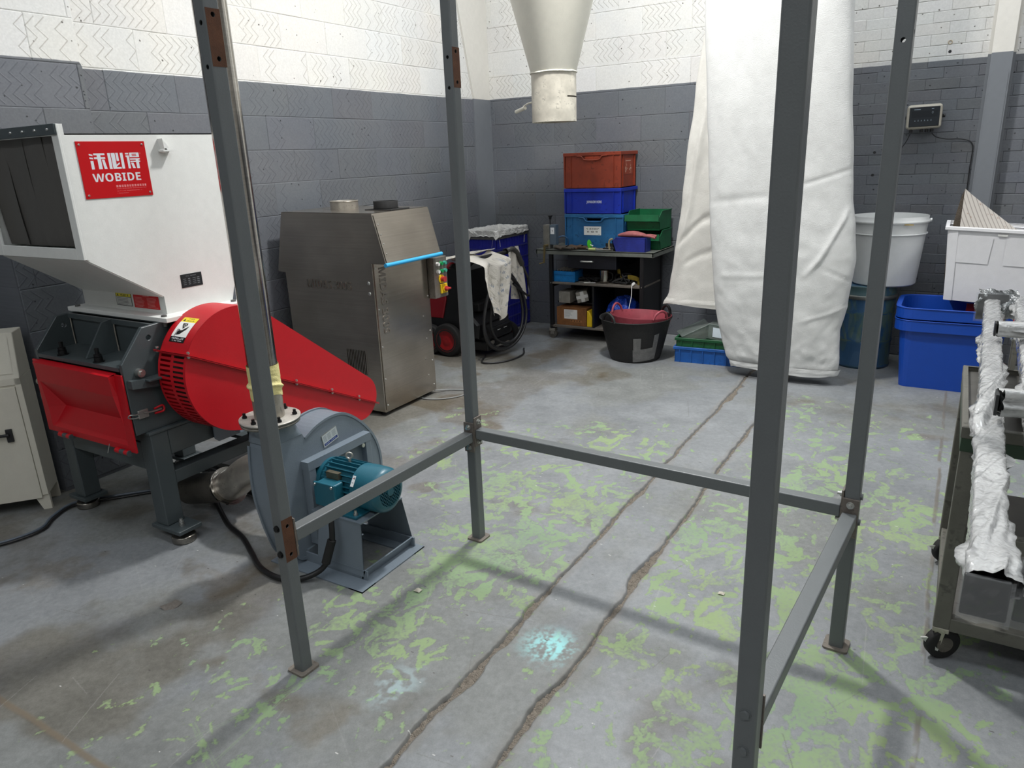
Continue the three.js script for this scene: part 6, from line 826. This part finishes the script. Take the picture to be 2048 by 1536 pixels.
// ---------------------------------------------------------------- drum, buckets, tubs by the brick wall
{
  const d = thing('steel_drum', 'scuffed blue steel drum with patches of yellow under the white buckets', 'drum', [3.69, 0, 0.36]);
  const dm = mat('drum blue', 0xffffff, 0.4, 0.1, { map: canvasTex(512, 256, (g, w, h) => { g.fillStyle = '#34597c'; g.fillRect(0, 0, w, h); seed = 44; for (let k = 0; k < 420; k++) { g.fillStyle = `rgba(${['60,110,150', '130,132,60', '40,70,100', '120,140,150', '150,140,50'][0 | rnd() * 5]},0.16)`; g.beginPath(); g.ellipse(rnd() * w, rnd() * h * (k % 3 ? 1 : 0.5), rr(3, 30), rr(3, 22), rr(0, 3), 0, 7); g.fill(); } g.fillStyle = 'rgba(170,160,60,0.16)'; for (let k = 0; k < 40; k++) { g.beginPath(); g.ellipse(rnd() * w, rr(40, 120), rr(4, 34), rr(3, 12), rr(0, 3), 0, 7); g.fill(); } }) });
  part('shell', LA([[0, 0.0], [0.205, 0], [0.208, 0.02], [0.203, 0.03], [0.203, 0.2], [0.21, 0.215], [0.203, 0.23], [0.203, 0.43], [0.21, 0.445], [0.203, 0.46], [0.203, 0.55]], 3.69, 0, 0.36, 48), dm, d, { keepUV: true });
  part('lid_ring', [LA([[0.2, 0.55], [0.214, 0.552], [0.216, 0.575], [0.205, 0.582]], 3.69, 0, 0.36, 48)], mat('ring grey', 0x7a7c78, 0.4, 0.6), d); part('lid', LA([[0.205, 0.582], [0.2, 0.64], [0.206, 0.65], [0, 0.652]], 3.69, 0, 0.36, 48), dm, d);
  const bw = mat('bucket white', 0xe9ebea, 0.42);
  const prof = (y0, h) => [[0, y0 + 0.006], [0.215, y0], [0.226, y0 + 0.012], [0.255, y0 + h * 0.74], [0.267, y0 + h * 0.745], [0.267, y0 + h * 0.76], [0.256, y0 + h * 0.768], [0.262, y0 + h - 0.05], [0.276, y0 + h - 0.046], [0.276, y0 + h - 0.03], [0.264, y0 + h - 0.024], [0.265, y0 + h], [0.26, y0 + h], [0.25, y0 + h * 0.74], [0.22, y0 + 0.02], [0, y0 + 0.016]];
  const b = thing('white_bucket', 'wide white plastic bucket standing on the blue drum', 'bucket', [3.785, 0.653, 0.31]); part('shell', LA(prof(0.653, 0.52), 3.785, 0, 0.31, 56), bw, b); part('stain', B(3.9, 3.96, 1.12, 1.128, 0.555, 0.5565), mat('stain yellow', 0xb39a55, 0.7), b); part('handle_lug', [CY(V(3.515, 1.14, 0.31), V(3.505, 1.14, 0.31), 0.014)], bw, b); part('handle_lug', CY(V(4.055, 1.14, 0.31), V(4.068, 1.14, 0.31), 0.014), bw, b);
  // nested royal blue tubs
  const tb = mat('tub royal', 0x0d45a8, 0.38, 0, { map: clone(speckle, 1.2) });
  const rr4 = (x0, x1, z0, z1, r) => { const p = []; for (const [cx, cz, a] of [[x1 - r, z1 - r, 0], [x0 + r, z1 - r, 1], [x0 + r, z0 + r, 2], [x1 - r, z0 + r, 3]]) for (let k = 0; k <= 6; k++) { const q = (a + k / 6) * Math.PI / 2; p.push([cx + Math.cos(q) * r, cz + Math.sin(q) * r]); } return p; };
  const tubG = (y0, h, x0, x1, z0, z1, th) => { const lo = rr4(x0 + 0.07, x1 - 0.07, z0 + 0.06, z1 - 0.06, 0.05), hi = rr4(x0 + 0.028, x1 - 0.028, z0 + 0.028, z1 - 0.028, 0.09), li = rr4(x0, x1, z0, z1, 0.11), n = lo.length, rings = [[lo, y0 + 0.012], [lo, y0], [hi, y0 + h - 0.005], [li, y0 + h - 0.005], [li, y0 + h - 0.07], [li.map(([x, z]) => [x, z]), y0 + h - 0.005]]; const out = grid(n, 3, (u, v) => { const k = Math.round(u * n) % n, R = [[lo, y0], [hi, y0 + h], [li, y0 + h], [li, y0 + h - 0.075]][Math.round(v * 3)]; return [R[0][k][0], R[1], R[0][k][1]]; }, true); return [out.toNonIndexed(), EX(lo, 'y', y0, y0 + 0.008)]; };
  const tub = (label, y0) => { const q = thing('storage_tub', label, 'tub', [4.27, y0, 0.68], 'nested royal blue tubs'); const gs = tubG(y0, 0.5, 3.93, 4.64, 0.4, 0.96); gs.forEach((g) => g.computeVertexNormals()); part('shell', gs, tb, q); part('rim_edge', [TU(rr4(3.93, 4.64, 0.4, 0.96, 0.11).map(([x, z]) => [x, y0 + 0.5, z]), 0.004, 120, 6, true)], tb, q); };
  tub('deep royal blue plastic tub standing on the floor, lower of two', 0.0); tub('royal blue plastic tub nested in the other blue tub', 0.088);
  single('red_board', 'red board standing inside the upper blue tub', 'board', B(4.36, 4.5, 0.12, 0.585, 0.62, 0.64), mat('board red', 0xb01a1c, 0.5), [4.43, 0.12, 0.63]);
  // white crate resting on the tubs, cardboard in it
  const wc = thing('white_crate', 'large white plastic crate tipped on the blue tubs', 'crate', [4.45, 0.622, 0.62]); wc.rotation.z = -0.05; const w1 = mat('crate white', 0xebebed, 0.45), Lw = { local: true };
  const fr = [[-0.235, 0.0], [0.36, 0.0], [0.42, 0.5], [-0.295, 0.5]];
  const wallq = (a, b, cc, dd) => quad(a, b, cc, dd);
  part('shell', [wallq([-0.235, 0, 0.17], [0.36, 0, 0.17], [0.42, 0.5, 0.22], [-0.295, 0.5, 0.22]), wallq([-0.235, 0, -0.17], [-0.295, 0.5, -0.22], [0.42, 0.5, -0.22], [0.36, 0, -0.17]), wallq([-0.235, 0, 0.17], [-0.295, 0.5, 0.22], [-0.295, 0.5, -0.22], [-0.235, 0, -0.17]), wallq([0.36, 0, 0.17], [0.36, 0, -0.17], [0.42, 0.5, -0.22], [0.42, 0.5, 0.22]), B(-0.235, 0.36, 0, 0.006, -0.17, 0.17)], w1, wc, Lw);
  part('rim', EX([[-0.31, -0.235], [0.435, -0.235], [0.435, 0.235], [-0.31, 0.235]], 'y', 0.485, 0.51, 0.004, [[[-0.29, -0.215], [0.415, -0.215], [0.415, 0.215], [-0.29, 0.215]]]), w1, wc, Lw);
  for (const x of [-0.235, 0.06]) part('raised_panel', quad([x, 0.27, 0.202], [x + 0.21, 0.27, 0.202], [x + 0.215, 0.45, 0.22], [x - 0.005, 0.45, 0.22]), w1, wc, Lw); part('hand_slot', B(0.0, 0.055, 0.462, 0.475, 0.22, 0.226), M.dullPaper, wc, Lw);
  part('corner_rib', [wallq([-0.24, 0.0, 0.172], [-0.19, 0.0, 0.175], [-0.23, 0.49, 0.226], [-0.285, 0.49, 0.222])], w1, wc, Lw);
  const bt = printed('quilt', canvasTex(256, 256, (g, w, h) => { g.fillStyle = '#d2ccc4'; g.fillRect(0, 0, w, h); g.strokeStyle = 'rgba(120,112,106,0.55)'; g.lineWidth = 3; for (let k = -12; k < 24; k++) { g.beginPath(); g.moveTo(k * 18, 0); g.lineTo(k * 18 + 180, h); g.stroke(); } seed = 55; for (let k = 0; k < 26; k++) { g.fillStyle = 'rgba(150,112,92,0.5)'; g.fillRect(rnd() * w, rnd() * h, rr(2, 6), rr(2, 5)); } }), 0.85);
  const cbd = thing('packing_board', 'pale ribbed packing board sticking up out of the white crate', 'board', [4.45, 0.7, 0.62]);
  part('face', [grid(12, 14, (u, v) => [4.25 + u * 0.52, 0.75 + v * (0.63 - 0.42 * Math.pow(u, 0.95)), 0.66 - 0.05 * Math.sin(u * 3) - 0.06 * v])], bt, cbd, { keepUV: true }); part('torn_edge', [EX([[4.253, 0.75], [4.251, 1.375], [4.235, 1.33], [4.215, 1.2], [4.2, 1.06], [4.19, 0.88], [4.2, 0.75]], 'z', 0.56, 0.6)], mat('torn board', 0x6d6459, 0.9, 0, { map: clone(grimy, 6), bump: 0.006, bumpRep: 10 }), cbd);
}
// ---------------------------------------------------------------- cart with wrapped steel posts
{
  const t = thing('cart', 'grey and green service cart on castors carrying wrapped posts', 'cart', [4.68, 0, 3.8]), gy = mat('cart grey', 0x74746d, 0.55, 0, { map: clone(grimy, 1.3), bump: 0.0006 }), gn = mat('cart green', 0x35503c, 0.5, 0, { map: clone(grimy, 1.5) });
  const x0 = 4.315, x1 = 5.05, z0 = 3.42, z1 = 4.17, y = 0.858, mesh2 = mat('cart tray', 0x6f6f6c, 0.5, 0.2, { map: clone(grimy, 1.2) });
  part('deck', [B(x0 + 0.01, x1 - 0.01, y - 0.03, y - 0.018, z0 + 0.01, z1 - 0.01)], mesh2, t);
  part('deck_rim', EX([[x0, z0], [x1, z0], [x1, z1], [x0, z1]], 'y', y - 0.04, y, 0.003, [[[x0 + 0.014, z0 + 0.014], [x1 - 0.014, z0 + 0.014], [x1 - 0.014, z1 - 0.014], [x0 + 0.014, z1 - 0.014]]]), gy, t);
  part('front_apron', [B(x0 + 0.002, x1 - 0.002, y - 0.085, y - 0.038, z1 - 0.03, z1 - 0.002, 0.004)], gn, t, { label: 'dull green apron' });
  part('side_apron', [B(x0 + 0.002, x0 + 0.03, y - 0.085, y - 0.038, z0 + 0.002, z1 - 0.03, 0.004)], gn, t);
  for (const [x, z] of [[x0 + 0.005, z1 - 0.055], [x1 - 0.055, z1 - 0.055], [x0 + 0.005, z0 + 0.005], [x1 - 0.055, z0 + 0.005]]) {
    part('leg', B(x, x + 0.05, 0.125, y - 0.04, z, z + 0.05, 0.005), gy, t);
    const c = part('castor', [new THREE.LatheGeometry([[0.028, -0.016], [0.05, -0.018], [0.058, -0.012], [0.058, 0.012], [0.05, 0.018], [0.028, 0.016]].map((p) => new THREE.Vector2(...p)), 28).rotateX(Math.PI / 2).rotateY(0.6).translate(x + 0.035, 0.058, z + 0.02)], M.blackRub, t);
    part('castor_hub', CY(V(x + 0.024, 0.058, z + 0.004), V(x + 0.046, 0.058, z + 0.036), 0.028, 0.028, 18), mat('castor grey'), c); part('castor_fork', [B(x + 0.0, x + 0.05, 0.11, 0.128, z - 0.002, z + 0.05, 0.003), EX([[x + 0.01, 0.055], [x + 0.03, 0.05], [x + 0.04, 0.112], [x + 0.008, 0.112]], 'z', z + 0.042, z + 0.046)], M.castSteel, c);
    part('brake_lever', EX([[x - 0.03, 0.075], [x - 0.004, 0.083], [x + 0.02, 0.05], [x + 0.028, 0.046], [x + 0.026, 0.038], [x + 0.016, 0.04]], 'z', z + 0.044, z + 0.052), M.zinc, c);
  }
  part('rail', B(x0 + 0.05, x1 - 0.05, 0.45, 0.5, z1 - 0.05, z1 - 0.01, 0.004), gy, t); part('rail', B(x0 + 0.05, x1 - 0.05, 0.12, 0.17, z1 - 0.05, z1 - 0.008, 0.004), gy, t); part('rail', B(x0 + 0.01, x0 + 0.05, 0.12, 0.17, z0 + 0.05, z1 - 0.05, 0.004), gy, t); part('lower_shelf', B(x0 + 0.02, x1 - 0.02, 0.125, 0.14, z0 + 0.02, z1 - 0.04), mesh2, t); part('middle_shelf', B(x0 + 0.04, x1 - 0.02, 0.455, 0.465, z0 + 0.3, z1 - 0.05), mesh2, t);
  // shrink-wrapped posts
  const film = new THREE.MeshPhysicalMaterial({ color: 0xd2d6d9, roughness: 0.22, clearcoat: 1, clearcoatRoughness: 0.1, side: THREE.DoubleSide, map: clone(grimy, 1.2), bumpMap: clone(relief, 3), bumpScale: 0.003 });
  const clearF = new THREE.MeshPhysicalMaterial({ color: 0xf2f4f5, roughness: 0.08, transmission: 0.9, thickness: 0, side: THREE.DoubleSide });
  const dark = mat('wrapped steel', 0x2c2e30, 0.35, 0.1, { map: clone(grimy, 3) });
  const wrapped = (p, q, half, sd) => { const d = q.clone().sub(p), L = d.length(), w = d.clone().normalize(), s = V(0, 1, 0).cross(w).normalize(), u = w.clone().cross(s); return grid(48, Math.round(L * 120), (a, v) => { const an = a * Math.PI * 2, c = Math.cos(an), e = Math.sin(an), m = Math.pow(Math.pow(Math.abs(c), 5) + Math.pow(Math.abs(e), 5), -0.2); const y = v * L, X = c * 1.4, Y = e * 1.4; const wr = 0.009 * (fbm(y * 22 + X * 2, Y * 2 + 3, 4, sd) - 0.4) + 0.0045 * (fbm(y * 60 + X * 5, Y * 4 + X, 3, sd + 3) - 0.5), bulge = 0.022 * smooth(0.6, 0.8, fbm(y * 5 + X, Y, 3, sd + 7)); const r = half * m + wr + bulge; const o = p.clone().addScaledVector(w, y).addScaledVector(s, c * r).addScaledVector(u, e * r); return [o.x, o.y, o.z]; }, true); };
  const post = (label, p, q, half, sd, ends) => { const k = thing('wrapped_post', label, 'post', [p.x, p.y, p.z], 'wrapped posts on the cart'); part('core', CY(p, q, half * 0.72, half * 0.72, 4), dark, k); part('film_wrap', wrapped(p, q, half, sd), film, k, { label: 'crinkled shrink film' }); for (const e of ends) e(k); return k; };
  const pl = (c, w, h, d, tilt = 0, m = dark) => (k) => { part('end_plate', B(-w / 2, w / 2, -h / 2, h / 2, -d / 2, d / 2, 0.004).rotateX(tilt).translate(c[0], c[1], c[2]), m, k, { label: 'dark steel end plate' }); part('end_film', grid(20, 20, (u, v) => { const x = (u - 0.5) * w * 1.12, y = (v - 0.5) * h * 1.12, z = d / 2 + 0.006 + 0.012 * (fbm(u * 5, v * 5, 3, 77) - 0.3); const g = V(x, y, z).applyAxisAngle(V(1, 0, 0), tilt); return [c[0] + g.x, c[1] + g.y, c[2] + g.z]; }), clearF, k, { label: 'clear wrinkled film over the plate' }); };
  post('long film-wrapped steel post lying along the cart edge', V(4.425, 0.915, 2.45), V(4.352, 0.915, 5.25), 0.033, 1010, [pl([4.427, 0.91, 2.44], 0.13, 0.13, 0.012, 0), pl([4.351, 0.9, 5.256], 0.075, 0.085, 0.012, 0)]);
  post('long film-wrapped steel post lying farther from the cart edge', V(4.555, 0.918, 2.35), V(4.47, 0.92, 5.12), 0.035, 1020, [pl([4.478, 0.9, 5.2], 0.15, 0.15, 0.012, 0.18)]);
  post('short film-wrapped cross piece lying over the far part of the wrapped posts', V(4.41, 0.998, 3.35), V(4.66, 1.0, 3.325), 0.028, 1030, [(k) => part('end_plate', B(4.4, 4.407, 0.973, 1.023, 3.325, 3.375), dark, k)]);
  post('short film-wrapped cross piece lying across the middle of the wrapped posts', V(4.385, 1.002, 4.35), V(4.66, 1.004, 4.3), 0.034, 1040, [(k) => part('end_plate', B(4.375, 4.383, 0.972, 1.032, 4.32, 4.38), dark, k)]);
  single('foil_sheet', 'crumpled silver film hanging over the far end of the posts', 'film', grid(26, 22, (u, v) => [4.36 + u * 0.16 + 0.012 * Math.sin(v * 9), 0.985 - v * 0.15 + 0.02 * fbm(u * 6, v * 6, 3, 88), 2.42 + 0.05 * Math.sin(u * 7 + v * 4) * v + 0.03 * fbm(u * 9, v * 9, 2, 89)]), mat('foil', 0xb9bcbd, 0.22, 0.7, { bump: 0.006, bumpRep: 8 }), [4.43, 0.84, 2.44]);
  single('red_plate', 'bright orange red steel plate standing behind the silver film', 'plate', B(4.585, 4.8, 0.64, 0.806, 1.55, 1.57, 0.004), mat('plate red', 0xc2321a, 0.5), [4.69, 0.64, 1.56]);
  const rk = thing('low_stand', 'dark low stand carrying the orange red plate behind the cart', 'stand', [4.7, 0, 1.56]); part('top', B(4.59, 4.82, 0.625, 0.64, 1.48, 1.66), gy, rk); for (const [x, z] of [[4.6, 1.49], [4.79, 1.49], [4.6, 1.63], [4.79, 1.63]]) part('leg', B(x, x + 0.025, 0, 0.625, z, z + 0.025), gy, rk);
}
// ---------------------------------------------------------------- cables and scraps on the floor
{
  const bc = mat('cable black', 0x161617, 0.4);
  const mc = thing('motor_cable', 'thick black motor cable running over the floor round the blower', 'cable', [1.7, 0, 4.8]); part('cable', [TU([[0.65, 0.016, 4.36], [0.9, 0.016, 4.45], [1.12, 0.016, 4.57], [1.3, 0.016, 4.66], [1.46, 0.016, 4.71], [1.62, 0.016, 4.79], [1.76, 0.016, 4.86], [1.9, 0.016, 4.88], [2.0, 0.02, 4.84], [2.07, 0.06, 4.78], [2.1, 0.16, 4.745], [2.09, 0.27, 4.72], [2.07, 0.3, 4.69]], 0.0125, 120, 10)], bc, mc);
  part('rubber_sleeve', CY(V(2.08, 0.08, 4.772), V(2.1, 0.18, 4.742), 0.019), M.blackRub, mc);
  const cab = (label, pts, r, m) => single('floor_cable', label, 'cable', TU(pts, r, 90, 8), m, [pts[0][0], 0, pts[0][2]]);
  cab('grey blue power cable trailing from under the machine past the cabinet', [[0.62, 0.012, 4.5], [0.42, 0.012, 4.72], [0.3, 0.012, 4.88], [0.36, 0.012, 5.02], [0.44, 0.012, 5.12], [0.42, 0.012, 5.28], [0.3, 0.012, 5.42], [0.1, 0.012, 5.5]], 0.0075, mat('cable blue grey', 0x59626c, 0.4));
  cab('black power cable lying beside the grey blue cable', [[0.62, 0.01, 4.53], [0.44, 0.01, 4.75], [0.33, 0.01, 4.9], [0.39, 0.01, 5.03], [0.465, 0.01, 5.12], [0.44, 0.01, 5.29], [0.31, 0.01, 5.45], [0.1, 0.01, 5.54]], 0.006, bc);
  cab('black cable lying deep under the machine stand', [[0.35, 0.02, 4.3], [0.6, 0.02, 4.25], [0.9, 0.025, 4.3], [1.15, 0.02, 4.3], [1.35, 0.02, 4.35]], 0.014, bc);
  cab('second black cable lying deep under the machine stand', [[0.3, 0.015, 4.42], [0.6, 0.02, 4.36], [0.85, 0.015, 4.4], [1.1, 0.02, 4.36], [1.3, 0.02, 4.42]], 0.011, bc);
  single('plastic_tray', 'grey plastic tray lying under the machine stand', 'tray', [EX([[0.5, 4.0], [1.0, 4.05], [1.0, 4.2], [0.5, 4.2]], 'y', 0.02, 0.05)], mat('tray grey', 0x8a8a88, 0.4), [0.75, 0.02, 4.1]);
  single('paper_scrap', 'small torn scrap of grey paper on the bare floor', 'scrap', grid(6, 6, (u, v) => [1.615 + u * 0.05 + 0.006 * Math.sin(v * 4), 0.004 + 0.006 * Math.sin(u * 3 + v * 2) * v, 5.185 + v * 0.07]), mat('scrap grey', 0x85807a, 0.6, 0, { map: clone(grimy, 20) }), [1.64, 0, 5.22]);
  single('paint_flake', 'small pale crumpled flake lying near the foot of the frame', 'flake', grid(6, 6, (u, v) => [2.47 + u * 0.03, 0.004 + 0.012 * Math.sin(u * 3) * Math.sin(v * 3), 4.65 + v * 0.025]), mat('flake', 0xcfc9b8, 0.7), [2.485, 0, 4.66]);
  single('paint_flake', 'tiny white flake lying between the joints and the far post', 'flake', grid(5, 5, (u, v) => [3.58 + u * 0.025, 0.003 + 0.008 * Math.sin(u * 3) * Math.sin(v * 3), 4.1 + v * 0.02]), mat('flake'), [3.59, 0, 4.11]);
}
renderer.render(scene, camera);
